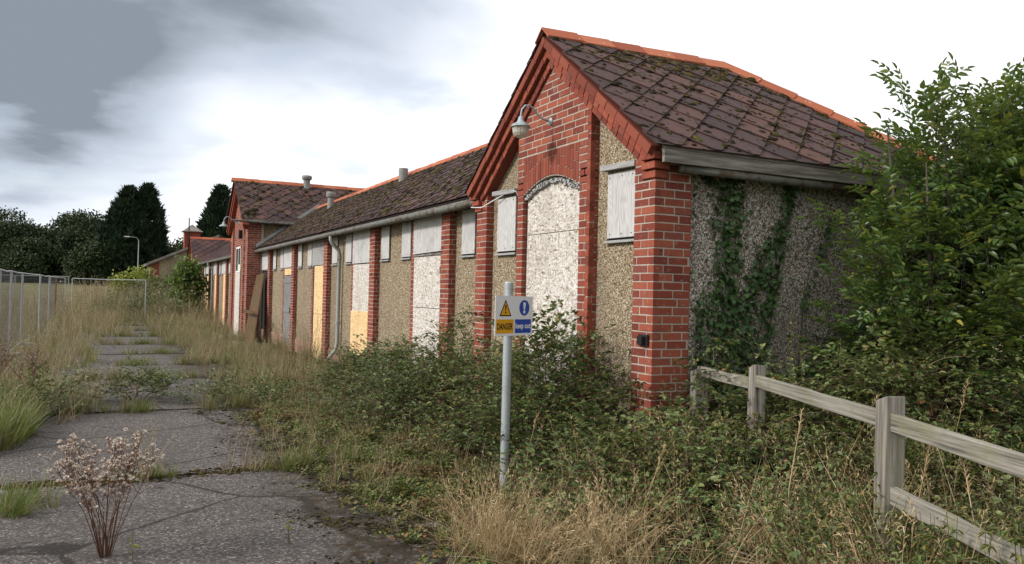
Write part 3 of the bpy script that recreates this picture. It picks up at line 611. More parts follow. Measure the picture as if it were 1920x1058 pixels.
def roof_slope(o, u, v, poly, single, parent_name='roof', thick=.05, rot=0.0):
    o, u, v = map(lambda q: np.array(q, float), (o, u, v)); n = np.cross(u, v); n /= np.linalg.norm(n)
    if n[2] < 0: n = -n
    pl = [o+u*(x+(.11 if x == -.13 else -.11 if x == .13 else .05 if x == -.42 else 0))+v*y-n*.022 for x, y in poly]
    base = MB().prism(pl, -n*thick).build(parent_name, 'underlay', bld)
    hp = halfplanes(poly); xs_ = [p[0] for p in poly]; ys_ = [p[1] for p in poly]; r_ = 0; y = min(ys_)-DG*.0
    while y < max(ys_)+DG:
        x = min(xs_)+(DG if r_ % 2 else 0)
        while x < max(xs_)+DG:
            P = [(x+a, y+b) for a, b in FULL]; Pc = clip_poly(P, hp)
            if Pc:
                full = len(Pc) == 4 and all(abs(Pc[i][0]-P[i][0])+abs(Pc[i][1]-P[i][1]) < 1e-6 for i in range(4))
                loc = o+u*x+v*y+n*(.002+random.uniform(0, .004)); TILES.append(([(a-x, b-y) for a, b in Pc], full, loc, u, v, n, base, single))
            x += 2*DG
        y += DG; r_ += 1
    return base
def slope(run, rise):
    l = math.hypot(run, rise); return l, run/l, rise/l
EO = .24
Lw, cw, sw = slope(WM+EO, RZ-3.045)
# right wing: near slope with hip, hip end, far slope
HX = 2.42; BX = 4.45
roof_slope((0, -EO, 3.045), (1, 0, 0), (0, cw, sw), [(-.13, 0), (BX, 0), (HX, Lw), (-.13, Lw)], 2)
yF = WM*2+EO
roof_slope((0, yF, 3.045), (-1, 0, 0), (0, -cw, sw), [(.13, 0), (-.35, 0), (-HX, Lw), (.13, Lw)], 0)
hl, ch, sh = slope(BX-HX, RZ-3.045); roof_slope((BX, 0, 3.045), (0, 1, 0), (-ch, 0, sh), [(-EO, 0), (yF, 0), (WM, hl)], 0)
# main range
MRX, MRZ = 2.2, 4.6; X0 = S-.27; Lm, cm, sm = slope(MRX-X0, MRZ-3.075)
roof_slope((X0, 0, 3.075), (0, -1, 0), (cm, 0, sm), [(-3.86, 0), (-22.5, 0), (-22.5, Lm), (-2.0, Lm)], 1)
MB().prism([(MRX, 2.2, MRZ-.04), (4.35, 3.6, 2.98), (4.35, 22.5, 2.98), (MRX, 22.5, MRZ-.04)], (0, 0, -.05)).build('roof', 'tile', bld)
roof_slope((X0, 0, 3.0), (0, -1, 0), (cm, 0, sm), [(-26.4, 0), (-43.3, 0), (-45, Lm), (-26.4, Lm)], 0)
MB().prism([(MRX, 26.4, MRZ-.11), (4.35, 26.4, 2.9), (4.35, 43.3, 2.9), (MRX, 45, MRZ-.11)], (0, 0, -.05)).build('roof', 'tile', bld)
# pavilion
Lc, cc, sc_ = slope(CM-CY0+.26, CRZ-CE-.03)
roof_slope((0, CY0-.26, CE+.03), (1, 0, 0), (0, cc, sc_), [(-.42, 0), (4.6, 0), (4.6, Lc), (-.42, Lc)], 0)
MB().prism([(-.42, CM, CRZ-.02), (4.6, CM, CRZ-.02), (4.6, CY1+.26, CE+.03), (-.42, CY1+.26, CE+.03)], (0, 0, -.05)).build('roof', 'tile', bld)
# end wing
W2 = 43.1
roof_slope((0, W2-EO, 3.045), (1, 0, 0), (0, cw, sw), [(-.13, 0), (BX, 0), (HX, Lw), (-.13, Lw)], 0)
MB().prism([(-.19, W2+WM, RZ-.02), (HX, W2+WM, RZ-.02), (BX, W2+yF, 3.03), (-.19, W2+yF, 3.03)], (0, 0, -.05)).build('roof', 'tile', bld)
# single tiles: the whole near slope and the nearest of the main range, 300 in all
TM = make_tile(FULL); TILES.sort(key=lambda t: (-t[7], np.linalg.norm(t[2]-CAM) if t[7] else 1e9))
rest = {}
for i, (P, full, loc, u, v, n, base, sg) in enumerate(TILES):
    jr = random.uniform(-.012, .012)
    if random.random() < .06: jr *= 4; loc = loc-v*random.uniform(.01, .035)+n*.004
    if sg and i < 300:
        me = TM if full else make_tile(P); o = bpy.data.objects.new('roof_tile', me); COL.objects.link(o); o.parent = base
        A = Matrix(((u[0], v[0], n[0], loc[0]), (u[1], v[1], n[1], loc[1]), (u[2], v[2], n[2], loc[2]), (0, 0, 0, 1)))
        o.matrix_local = A @ Matrix.Rotation(jr, 4, 'Z') @ Matrix.Rotation(random.uniform(-.008, .008), 4, 'X')
    else:
        mb = rest.setdefault(base.name, (base, MB()))[1]; k = len(P); tl = .062
        vs = [loc+u*x+v*y+n*(.012-y*tl) for x, y in P]+[loc+u*x+v*y+n*(.001-y*tl) for x, y in P]
        mb.add(vs, [tuple(range(k)), tuple(range(k, 2*k))[::-1]]+[((j+1) % k, j, k+j, k+(j+1) % k) for j in range(k)])
for base, mb in rest.values(): tag(mb.build('roof_tiles', 'tile', base), kind='stuff')
# ridge and hip tiles: angled terracotta lengths
def ridge(p, q, step=.46, sl=.78, wd=.15):
    p, q = np.array(p, float), np.array(q, float); d = q-p; ln = np.linalg.norm(d); d /= ln; n = max(1, int(round(ln/step)))
    y = np.cross(V(0, 0, 1), d); y /= np.linalg.norm(y); z = np.cross(d, y)
    for i in range(n):
        a, b = p+d*ln*(i/n), p+d*(ln*((i+1)/n)+.02); m_ = MB(); jz = random.uniform(-.006, .006)
        prof = [(-wd, -wd*sl), (-.05, -.03), (0, .012), (.05, -.03), (wd, -wd*sl)]; vs = []
        for e_, dz in ((a, .0+jz), (b, .010+jz)):
            vs += [e_+y*s_+z*(h+dz+.045) for s_, h in prof]+[e_+y*s_*.98+z*(h+dz+.025) for s_, h in prof]
        fs = []
        for j in range(4): fs += [(j, j+1, 11+j, 10+j), (5+j, 15+j, 16+j, 6+j)]
        fs += [(0, 10, 15, 5), (4, 9, 19, 14)]+[(j, 5+j, 6+j, j+1) for j in range(4)]+[(10+j, 11+j, 16+j, 15+j) for j in range(4)]
        m_.add(vs, fs).build('ridge_tile', 'ridge', bld)
ridge((-.15, WM, RZ), (HX, WM, RZ)); ridge((HX, WM, RZ), (BX-.05, -EO, 3.06), sl=.55); ridge((HX, WM, RZ), (BX-.05, yF, 3.06), sl=.55)
ridge((MRX, 2.6, MRZ), (MRX, 22.6, MRZ)); ridge((MRX, 26.3, MRZ-.07), (MRX, 45, MRZ-.07), 1.0)
ridge((-.48, CM, CRZ), (4.65, CM, CRZ)); ridge((-.15, W2+WM, RZ), (HX, W2+WM, RZ), .6); ridge((HX, W2+WM, RZ), (BX-.05, W2-EO, 3.06), .6, .55)
# pale lead flashing where the main roof meets the pavilion
a, b = V(X0, 22.34, 3.1), V(MRX, 22.34, 4.62); MB().prism([a, b, b+V(0, 0, .12), a+V(0, 0, .12)], (0, -.03, 0)).build('flashing', 'galv', bld)
# roof ventilators
def vent(x, y, z, h=.42, r_=.075):
    p = MB().lathe((x, y, z), [(r_*1.1, -.25), (r_*1.1, 0), (r_, .02), (r_*.95, h*.62), (r_*1.35, h*.7), (r_*1.5, h*.86), (r_*1.3, h), (.001, h*1.02)], 16).build('vent_pipe', 'block', bld, smooth=False)
    MB().box((x, y, z-.03), (.3, .3, .02), [V(.84, 0, .55), V(0, 1, 0), V(-.55, 0, .84)]).build('flashing', 'galv', p)
vent(1.72, 18.7, 4.22, .52, .10); vent(2.18, CM-.1, 5.5, .46, .13)
MB().lathe((1.9, 12.4, 4.3), [(.11, -.2), (.11, .36), (.09, .36), (.09, .1)], 16).build('vent_pipe', 'block', bld)
# moss: clumps clinging to the tiles
def blob():
    a = [(0, 0, 1)]; vs = []; 
    for h, r_ in ((0, 1), (.5, .85), (.85, .45)):
        for k in range(6): t = k*1.047; q = r_*random.uniform(.7, 1.25); vs.append((q*math.cos(t), q*math.sin(t), h*random.uniform(.8, 1.1)))
    fs = [(i*6+k, i*6+(k+1) % 6, (i+1)*6+(k+1) % 6, (i+1)*6+k) for i in range(2) for k in range(6)]+[(12, 13, 14, 15), (12, 15, 16, 17)]
    return T(vs, fs)
BL = [blob() for _ in range(5)]
def moss_on(o, u, v, poly, N, size, mats, name, densf=None, parent=bld, edge=.75):
    o, u, v = map(lambda q: np.array(q, float), (o, u, v)); n = np.cross(u, v); n /= np.linalg.norm(n); n = n if n[2] > 0 else -n
    hp = halfplanes(poly); xs_ = [p[0] for p in poly]; ys_ = [p[1] for p in poly]; pts = []
    while len(pts) < N:
        x = random.uniform(min(xs_), max(xs_)); y = random.uniform(min(ys_), max(ys_))
        if random.random() < edge:                       # gather along the tile edges
            a = (x-min(xs_)+y-min(ys_))/(2*DG); b = (x-min(xs_)-y+min(ys_))/(2*DG)
            if random.random() < .5: a = round(a+.5)-.5+random.gauss(0, .07)
            else: b = round(b+.5)-.5+random.gauss(0, .07)
            x = min(xs_)+(a+b)*DG; y = min(ys_)+(a-b)*DG
        if any(A*x+B*y < c for A, B, c in hp): continue
        d = densf(x, y) if densf else 1
        if wob(x*3.1, y*3.1+5, 1.0)*.45+.5 < random.random()*1.1 or random.random() > d: continue
        pts.append((x, y))
    pts = np.array(pts); P = o+pts[:, :1]*u+pts[:, 1:]*v+n*.008; gs = []
    kk = rng.integers(0, 5, len(P))
    for k in range(5):
        s_ = kk == k; K = int(s_.sum()); yaw = rng.uniform(0, 6.28, K); c_, q = np.cos(yaw), np.sin(yaw); A = np.zeros((K, 3, 3)); st = rng.uniform(.6, 1.8, K)
        A[:, :, 0] = (u[None]*c_[:, None]+v[None]*q[:, None])*st[:, None]; A[:, :, 1] = v[None]*c_[:, None]-u[None]*q[:, None]; A[:, :, 2] = n*.5
        gs.append((BL[k], P[s_], A, size*rng.lognormal(0, .45, K)))
    return tag(merged(name, gs, mats, parent), kind='stuff')
wp_ = [(-.1, .02), (BX-.1, .02), (HX, Lw-.12), (-.1, Lw-.12)]
moss_on((0, -EO, 3.055), (1, 0, 0), (0, cw, sw), wp_, 2000, .014, ['moss'], 'moss')
moss_on((0, -EO, 3.055), (1, 0, 0), (0, cw, sw), [(.6, Lw*.55), (BX-.5, .35), (HX, Lw-.14), (.5, Lw-.14)], 1700, .014, ['moss2'], 'moss', lambda x, y: max(0, min(1, 1.1-abs((Lw-y)-max(0, (x-HX))*1.25)*1.6)))
moss_on((X0, 0, 3.09), (0, -1, 0), (cm, 0, sm), [(-3.95, .02), (-22.3, .02), (-22.3, Lm-.1), (-2.4, Lm-.1)], 7500, .018, ['moss'], 'moss')
moss_on((0, CY0-.26, CE+.04), (1, 0, 0), (0, cc, sc_), [(-.4, .02), (4.5, .02), (4.5, Lc-.1), (-.4, Lc-.1)], 700, .03, ['moss'], 'moss')

# --- bricks: the 300 that show largest are objects, the rest one joined part
def unit_brick():
    b = .5; e1, e2, e3 = .015, .035, .06; m_ = MB(); vs = []
    # chamfered front face box (x length, y height, z outward)
    for z, s1, s2 in ((-.5, 0, 0), (.5-e3, 0, 0), (.5, e1, e2)):
        for sx_, sy_ in ((-1, -1), (1, -1), (1, 1), (-1, 1)): vs.append((sx_*(b-s1*random.uniform(.5, 1.8)), sy_*(b-s2*random.uniform(.5, 1.8)), z))
    fs = [(3, 2, 1, 0), (8, 9, 10, 11)]+[(i*4+k, i*4+(k+1) % 4, (i+1)*4+(k+1) % 4, (i+1)*4+k) for i in range(2) for k in range(4)]
    return vs, fs
UB = []
for k in range(6):
    vs, fs = unit_brick(); prs = []
    for mk in ('brick', 'rubbed'):
        me = bpy.data.meshes.new('brick'); me.from_pydata(vs, [], fs); me.update(); me.materials.append(M[mk]); prs.append(me)
    UB.append((vs, fs, prs))
def vis(b):
    c, u, w_, n, l_, h_ = b[:6]; d = c-CAM; dist = np.linalg.norm(d); cs = -np.dot(n, d)/dist
    return l_*h_*cs/dist**2 if cs > 0 and c[2] > .75 and c[1] < 4.2 else 0
BR.sort(key=vis, reverse=True); rest = {}
for i, (c, u, w_, n, l_, h_, dp, par, mk) in enumerate(BR):
    kb = random.randrange(6)
    if i < 300:
        o = bpy.data.objects.new('brick', UB[kb][2][0 if mk == 'brick' else 1]); COL.objects.link(o); o.parent = par
        A = Matrix(((u[0]*l_, w_[0]*h_, n[0]*dp, c[0]), (u[1]*l_, w_[1]*h_, n[1]*dp, c[1]), (u[2]*l_, w_[2]*h_, n[2]*dp, c[2]), (0, 0, 0, 1)))
        if np.dot(np.cross(u, w_), n) < 0: A = A @ Matrix.Diagonal((-1, 1, 1, 1))
        o.matrix_local = A
    else:
        vs, fs, _ = UB[kb]; sg = 1 if np.dot(np.cross(u, w_), n) > 0 else -1
        rest.setdefault((par.name, mk), (par, MB()))[1].add([c+u*(sg*x*l_)+w_*(y*h_)+n*(z*dp) for x, y, z in vs], fs)
for (pn, mk), (par, mb) in rest.items(): tag(mb.build('brickwork', mk, par), kind='stuff')

# ================================================================== OBJECTS
# --- wall lamps
def wall_lamp(base, label, s=1.0, bowl=True):
    b = np.array(base, float); t = thing('wall_lamp', b, label, 'lamp')
    P = [b+V(-.02, 0, 0)*s, b+V(-.12, 0, .02)*s, b+V(-.20, 0, .06)*s, b+V(-.28, 0, .15)*s, b+V(-.35, 0, .19)*s, b+V(-.42, 0, .18)*s, b+V(-.47, 0, .12)*s, b+V(-.485, 0, .03)*s, b+V(-.485, 0, -.01)*s]
    MB().lathe(b, [(.0001, .03*s), (.035*s, .025*s), (.06*s, .008*s), (.06*s, 0)], 16, (-1, 0, 0)).build('wall_plate', 'enamel', t)
    MB().tube(P, .014*s, 8).build('swan_neck', 'enamel', t, smooth=True)
    c = b+V(-.485, 0, -.02)*s
    MB().lathe(c, [(.02*s, .04*s), (.035*s, .02*s), (.045*s, -.02*s), (.06*s, -.045*s), (.115*s, -.075*s), (.145*s, -.11*s), (.145*s, -.118*s), (.11*s, -.10*s), (.02*s, -.09*s)], 24).build('lamp_shade', 'enamel', t, smooth=True)
    if bowl:
        m_ = MB(); prof = [(.115, -.105), (.118, -.13), (.108, -.20), (.085, -.245), (.05, -.262), (.001, -.266)]; n = 32
        vs = [c+V(math.cos(k*2*math.pi/n), math.sin(k*2*math.pi/n), 0)*r_*s*(1+(.025 if k % 2 else -.02))+V(0, 0, h*s) for r_, h in prof for k in range(n)]
        fs = [(i*n+k, i*n+(k+1) % n, (i+1)*n+(k+1) % n, (i+1)*n+k) for i in range(len(prof)-1) for k in range(n)]
        m_.add(vs, fs).build('glass_bowl', 'lglass', t)
    return t
wall_lamp((.0, 1.86, 3.64), 'grey swan-neck wall lamp with ribbed glass bowl above the arched boarded doorway', .76)
wall_lamp((CX, 24.43, 4.05), 'small pale swan-neck lamp with open shade on the tall middle gable', 1.1, False)
# --- danger sign on a galvanised post
sp = V(-1.17, .45, 0); t = thing('warning_sign', sp, 'white danger and keep out sign on a grey metal post in the brambles', 'sign')
lean = V(.002, 0, 1.0); top = sp+lean*1.83
MB().tube([sp-lean*.3, top], .039, 20).build('post', 'galv', t, smooth=False); MB().lathe(top, [(.041, -.05), (.041, .0), (.036, .008), (.001, .012)], 20).build('cap', 'galv', t)
an = .86; rr = CR*math.cos(an)+np.array([_f[0], _f[1], 0])/math.hypot(_f[0], _f[1])*math.sin(an); rr[2] = -.004; rr /= np.linalg.norm(rr)
up = lean/np.linalg.norm(lean); nn = np.cross(rr, up); nn /= np.linalg.norm(nn); up = np.cross(nn, rr)
if np.dot(nn, CAM-sp) < 0: nn = -nn
BW, BH = .50, .345; bc = sp+lean*1.545+nn*.052+rr*.018
def on_sign(x, y, d=0.0): return bc+rr*x+up*y+nn*(.003+d)
def rrect(x0, x1, y0, y1, r_, n=5):
    P = []
    for cx, cy, a0 in ((x1-r_, y1-r_, 0), (x0+r_, y1-r_, 90), (x0+r_, y0+r_, 180), (x1-r_, y0+r_, 270)):
        for i in range(n+1): a = R_(a0+90*i/n); P.append((cx+r_*math.cos(a), cy+r_*math.sin(a)))
    return P
def flat(P, name, mat, par, d, th=.0008): return MB().prism([on_sign(x, y, d-th) for x, y in P], nn*th).build(name, mat, par)
pn = flat(rrect(-BW/2, BW/2, -BH/2, BH/2, .012), 'panel', 'white', t, 0, .004)
MB().tube([bc-nn*.08+up*.06, bc-nn*.004+up*.06], .018, 8).build('clamp', 'galv', t)
flat(rrect(-.235, -.008, -.150, -.030, .002), 'danger_panel', 'yellow', t, .0008); flat(rrect(.010, .228, -.150, -.030, .002), 'keep_out_panel', 'blue', t, .0008)
tx = -.118
def tri(s_, y0): return [(tx-s_*.5, y0), (tx+s_*.5, y0), (tx, y0+s_*.93)]
def roundtri(P, r_):
    out = []
    for i in range(3):
        a, b, c = np.array(P[i-1]), np.array(P[i]), np.array(P[(i+1) % 3]); p, q = b+(a-b)/np.linalg.norm(a-b)*r_, b+(c-b)/np.linalg.norm(c-b)*r_
        for k in range(5): s_ = k/4; out.append(tuple(p*(1-s_)**2+b*2*s_*(1-s_)+q*s_*s_))
    return out
wt = flat(roundtri(tri(.158, -.003), .012), 'warning_triangle', 'black', t, .0008); flat(roundtri(tri(.122, .0075), .006), 'triangle_field', 'yellow', wt, .0016)
def bang(cx, y0, h, w_, mat, par, d):
    P = [(cx-w_*.22, y0+h*.32), (cx+w_*.22, y0+h*.32), (cx+w_*.5, y0+h*.9), (cx+w_*.36, y0+h), (cx-w_*.36, y0+h), (cx-w_*.5, y0+h*.9)]
    flat(P, 'exclamation_mark', mat, par, d); flat([(cx+w_*.42*math.cos(a), y0+h*.12+w_*.42*math.sin(a)) for a in np.arange(14)*2*math.pi/14], 'exclamation_dot', mat, par, d)
bang(tx, .02, .075, .020, 'black', wt, .0024)
mc = flat([(.133+.069*math.cos(a), .071+.069*math.sin(a)) for a in np.arange(40)*2*math.pi/40], 'mandatory_disc', 'blue', t, .0008); bang(.133, .023, .096, .036, 'white', mc, .0016)
def text(s_, cx, cy, wdt, hgt, mat, par, bold=.0):
    cu = bpy.data.curves.new('t', 'FONT'); cu.body = s_; cu.size = 1; cu.align_x = 'LEFT'; cu.offset = bold; cu.resolution_u = 3
    ob = bpy.data.objects.new('t', cu); COL.objects.link(ob); dg = bpy.context.evaluated_depsgraph_get(); me = bpy.data.meshes.new_from_object(ob.evaluated_get(dg))
    bpy.data.objects.remove(ob); n = len(me.vertices); co = np.zeros(n*3); me.vertices.foreach_get('co', co); co = co.reshape(-1, 3)
    mn, mx = co.min(0), co.max(0); X = (co[:, 0]-(mn[0]+mx[0])/2)/(mx[0]-mn[0])*wdt+cx; Y = (co[:, 1]-(mn[1]+mx[1])/2)/(mx[1]-mn[1])*hgt+cy
    P = np.array([on_sign(a, b, .0022) for a, b in zip(X, Y)])-np.array(ROOT[t.name]); me.vertices.foreach_set('co', P.ravel()); me.update()
    me.materials.clear(); me.materials.append(M[mat]); o = bpy.data.objects.new('lettering', me); COL.objects.link(o); o.parent = par
text('DANGER', -.1215, -.091, .205, .056, 'black', t, .022); text('keep out', .119, -.093, .205, .064, 'white', t, .025)
# --- post and rail fence
A_, B_ = V(.36, -.96, 0), V(-.32, -2.72, 0); d = (B_-A_); C_ = B_+d*V(.95, .95, 0)+V(.05, 0, 0); E_ = V(.42, -.20, 0)
ft = thing('rail_fence', B_, 'weathered grey wooden post and rail fence running up to the brick corner', 'fence')
def wedge_post(p, wd, h, tw, ln):
    a = math.atan2(d[1], d[0])+tw; ux, uy = V(math.cos(a), math.sin(a), 0), V(-math.sin(a), math.cos(a), 0); m_ = MB(); n = 5; vs = []
    for i in range(n+1):
        z = -.3+(h+.3)*i/n; s_ = wd/2*(1+random.uniform(-.03, .03)); c = p+V(ln[0]*z, ln[1]*z, z)
        vs += [c+ux*s_*i_+uy*s_*j_+V(0, 0, random.uniform(-.006, .006)+(.018*i_ if i == n else 0)) for i_, j_ in ((-1, -1), (1, -1), (1, 1), (-1, 1))]
    fs = [(i*4+k, i*4+(k+1) % 4, (i+1)*4+(k+1) % 4, (i+1)*4+k) for i in range(n) for k in range(4)]+[(0, 3, 2, 1), (n*4, n*4+1, n*4+2, n*4+3)]
    return m_.add(vs, fs).build('post', 'post_wood', ft, bevel=.006)
wedge_post(A_, .105, 1.20, .1, (.02, .01)); wedge_post(B_, .115, 1.20, .0, (.015, .01)); wedge_post(C_, .13, 1.12, .05, (0, 0)); wedge_post(E_, .12, 1.1, .1, (0, 0))
def rail(p, q, z0, z1, h=.095):
    p, q = p+V(0, 0, z0), q+V(0, 0, z1); u = q-p; ln = np.linalg.norm(u); u = u/ln; y = np.cross(UZ, u); y /= np.linalg.norm(y); z = np.cross(u, y); m_ = MB(); vs = []; n = 7
    for i in range(n+1):
        c = p+u*ln*i/n+z*random.uniform(-.004, .004)
        vs += [c+y*.022*a+z*(h/2)*b*random.uniform(.94, 1.04) for a, b in ((-1, -1), (1, -1), (1, 1), (-1, 1))]
    fs = [(i*4+k, i*4+(k+1) % 4, (i+1)*4+(k+1) % 4, (i+1)*4+k) for i in range(n) for k in range(4)]+[(0, 3, 2, 1), (n*4, n*4+1, n*4+2, n*4+3)]
    m_.add(vs, fs).build('rail', 'fence_wood', ft, bevel=.004)
rail(E_, A_, 1.09, 1.06, .09); rail(A_, B_, 1.09, 1.07); rail(B_, C_, 1.07, 1.0, .10); rail(B_, C_, .66, .58, .10)
# --- leaning brown panel by the pavilion
lp = thing('leaning_panel', (0, 21.0, 0), 'tall brown wooden panel leaning in the corner beside the tall middle gable', 'panel')
q = [V(-.25, 20.2, .0), V(-.28, 21.95, .0), V(.10, 22.05, 2.15), V(.20, 21.25, 2.22)]
MB().prism(q, (.03, -.012, .005)).build('sheet', 'brown', lp); MB().prism([q[0]+V(-.03, 0, .9), q[1]+V(-.03, -.03, .9), q[1]+V(-.03, -.03, 1.0), q[0]+V(-.03, .05, 1.0)], (.02, 0, 0)).build('batten', 'brown', lp)
# --- temporary wire fence panels
def heras(p, q, label, rusty=False, first=[None]):
    p, q = np.array(p, float), np.array(q, float); p[2] = groundz(p[0], p[1]); q[2] = groundz(q[0], q[1]); u = q-p; ln = np.linalg.norm(u); u /= ln
    t = thing('wire_fence_panel', p, label, 'fence panel', 'temporary wire fence panels')
    a, b = p+u*.05, q-u*.05; H = 1.97
    for e_ in (a, b): MB().tube([e_+V(0, 0, .02), e_+V(0, 0, H)], .021, 8).build('post', 'rust' if rusty else 'galv', t)
    MB().tube([a+V(0, 0, H), (a+b)/2+V(0, 0, H-random.uniform(0, .03)), b+V(0, 0, H)], .019, 8).build('top_rail', 'galv', t); MB().tube([a+V(0, 0, .15), b+V(0, 0, .15)], .017, 6).build('bottom_rail', 'galv', t)
    m_ = MB(); n = 34
    for i in range(1, n): c = a+(b-a)*i/n; m_.tube([c+V(0, 0, .15), c+V(0, 0, H)], .0016, 3, False)
    for z in np.arange(.4, 1.95, .24): m_.tube([a+V(0, 0, z), b+V(0, 0, z)], .0018, 3, False)
    m_.build('wire_mesh', 'wire', t)
    nrm = V(-u[1], u[0], 0); MB().box(p+V(0, 0, .07), (.22, .65, .14), [u, nrm, UZ]).build('foot_block', 'block', t, bevel=.02)
ORD = 'first second third fourth fifth sixth seventh eighth ninth tenth eleventh twelfth'.split()
FX = -6.24; YY = [8.3, 11.8, 15.3, 18.8, 22.3, 25.8, 29.3, 32.8, 36.3]
for i, (a, b) in enumerate(zip(YY[:-1], YY[1:])): heras((FX+.12*math.sin(i*1.7), a, 0), (FX+.12*math.sin((i+1)*1.7), b, 0), 'grey wire mesh fence panel with rusty posts at the field edge' if i == 6 else 'grey wire mesh fence panel, %s along the path before the one with rusty posts' % ORD[5-i] if i < 6 else 'grey wire mesh fence panel just beyond the one with rusty posts', i == 6)
heras((-5.9, 36.4, 0), (-2.75, 35.3, 0), 'grey wire mesh fence panel standing across the overgrown path')
for k in range(7): heras((-7.0-3.5*k, 62+.5*k, 0), (-10.5-3.5*k, 62.5+.5*k, 0), 'far wire mesh fence panel across the dry field')
# --- distant street lamp
b = at(75, 258, 520); b[2] = groundz(b[0], b[1]); t = thing('street_lamp', b, 'slim pale street lamp standing in front of the dark conifers', 'street lamp')
MB().tube([b, b+V(0, 0, 1.2), b+V(0, 0, 5.2)], [.07, .055, .035], 8).build('pole', 'galv', t); MB().tube([b+V(0, 0, 5.2), b+V(-.2, 0, 5.45), b+V(-.75, 0, 5.5)], .025, 6).build('arm', 'galv', t)
MB().box(b+V(-1.0, 0, 5.49), (.45, .18, .09)).build('lamp_head', 'wpaint', t, bevel=.03)
# --- distant shed with a small lantern tower
b0 = V(.2, 62, 0); gz0 = float(groundz(0, 62)); t = thing('brick_shed', b0+V(0, 0, gz0), 'distant brick and render shed with sloping roof and little lantern tower', 'building')
x0, x1, y0, y1 = -1.6, 3.2, 60.0, 67.0; h0, h1 = 3.3, 5.6
MB().prism([(x0, y0, -.3), (x1, y0, -.3), (x1, y0, h1), (x0, y0, h0)], (0, y1-y0, 0)).build('wall', 'render', t)
for xa, xb in ((x0-.03, x0+.55), (1.0, 1.9)):
    zt = lambda x: h0+(h1-h0)*(x-x0)/(x1-x0); MB().prism([(xa, y0-.06, 0), (xb, y0-.06, 0), (xb, y0-.06, zt(xb)-.1), (xa, y0-.06, zt(xa)-.1)], (0, .2, 0)).build('pier', 'brick', t)
for ya in (61.0, 63.2, 65.4):
    w_ = MB().bb(x0-.05, x0+.05, ya, ya+1.0, 1.5, 2.9).build('window', 'wpaint', t); MB().bb(x0-.06, x0-.05, ya+.12, ya+.88, 1.62, 2.78).build('pane', 'glass', w_)
n_ = V(-(h1-h0), 0, x1-x0); n_ /= np.linalg.norm(n_)
MB().prism([(x0-.3, y0-.3, h0-.12), (x1, y0-.3, h1), (x1, y1, h1), (x0-.3, y1, h0-.12)], n_*.18).build('roof', 'fascia', t)
MB().prism([(x1, y0-.3, h1), (x1+4.5, y0-.3, h0), (x1+4.5, y1, h0), (x1, y1, h1)], (0, 0, .16)).build('roof', 'tile', t)
tw = MB().bb(1.05, 2.25, 64.6, 66.0, 4.2, 6.2).build('tower', 'brick', t)
MB().add([(.85, 64.4, 6.2), (2.45, 64.4, 6.2), (2.45, 66.2, 6.2), (.85, 66.2, 6.2), (1.65, 65.3, 6.85)], [(0, 1, 4), (1, 2, 4), (2, 3, 4), (3, 0, 4), (3, 2, 1, 0)]).build('tower_roof', 'fascia', tw)
MB().tube([(1.35, 64.5, 5), (1.35, 64.5, 7.3)], .05, 6).build('flue', 'black', t)

# ================================================================== VEGETATION
print('veg')
def bramble_sprig(n=9, ln=.6, seed=0, mL=0, mC=1, ls=1.0):
    ts = []; pts = []
    a0 = random.uniform(.25, .6); b0_ = random.uniform(-.25, .25)
    for i in range(7): s_ = i/6; pts.append((ln*s_, b0_*ln*s_*s_, a0*ln*s_*(1-s_*1.1)))
    pts = np.array(pts); ts.append(ttube(pts, .0035, .0015, mC))
    for k in range(n):
        s_ = .12+.88*k/(n-1); i = min(5, int(s_*6)); p = pts[i]+(pts[i+1]-pts[i])*(s_*6-i); sd = 1 if k % 2 else -1
        dv = V(.55, sd*random.uniform(.5, 1), random.uniform(.0, .5)); dv /= np.linalg.norm(dv); e_ = p+dv*random.uniform(.03, .06); sz = ls*random.uniform(.7, 1.15)*(1-.35*s_)
        for j, off in enumerate((0, 1.25, -1.25)):
            ca, sa = math.cos(off), math.sin(off); dd = V(dv[0]*ca-dv[1]*sa, dv[0]*sa+dv[1]*ca, dv[2]*.6+random.uniform(-.35, .15))
            ts.append(txf(leaf(.068 if j == 0 else .056, .046 if j == 0 else .038, .35, .25, mL), B1(dd, random.uniform(-.5, .5)), e_, sz))
    return tcat(ts)
def nettle(h=.7, mL=0, mC=1):
    ts = [ttube([(0, 0, 0), (.02, .01, h*.5), (.03, .0, h)], .0035, .0015, mC)]; n = int(h/.055)
    for i in range(1, n):
        z = h*i/n; sz = (1-.65*(i/n))*1.0+.1
        for sd in (0, math.pi):
            a = sd+(i % 2)*math.pi/2+random.uniform(-.3, .3)
            ts.append(txf(leaf(.062, .030, .3, .5, mL), B1((math.cos(a), math.sin(a), random.uniform(-.3, .35)), random.uniform(-.3, .3)), (.03*z/h, 0, z), sz))
            if i > n*.45: ts.append(txf(leaf(.035, .008, .2, .6, mL), B1((math.cos(a+.5), math.sin(a+.5), -.2)), (.03*z/h, 0, z)))
    return tcat(ts)
def place(n, x0, x1, y0, y1, dens):
    out = []
    while len(out) < n:
        x = rng.uniform(x0, x1, 4*n); y = rng.uniform(y0, y1, 4*n); k = rng.random(4*n) < dens(x, y)
        out += list(zip(x[k], y[k]))
        if not k.any(): break
    return np.array(out[:n])
def dirs(n, p0, p1):
    a = rng.uniform(0, 6.283, n); p = rng.uniform(p0, p1, n); return np.stack([np.cos(a)*np.cos(p), np.sin(a)*np.cos(p), np.sin(p)], 1)
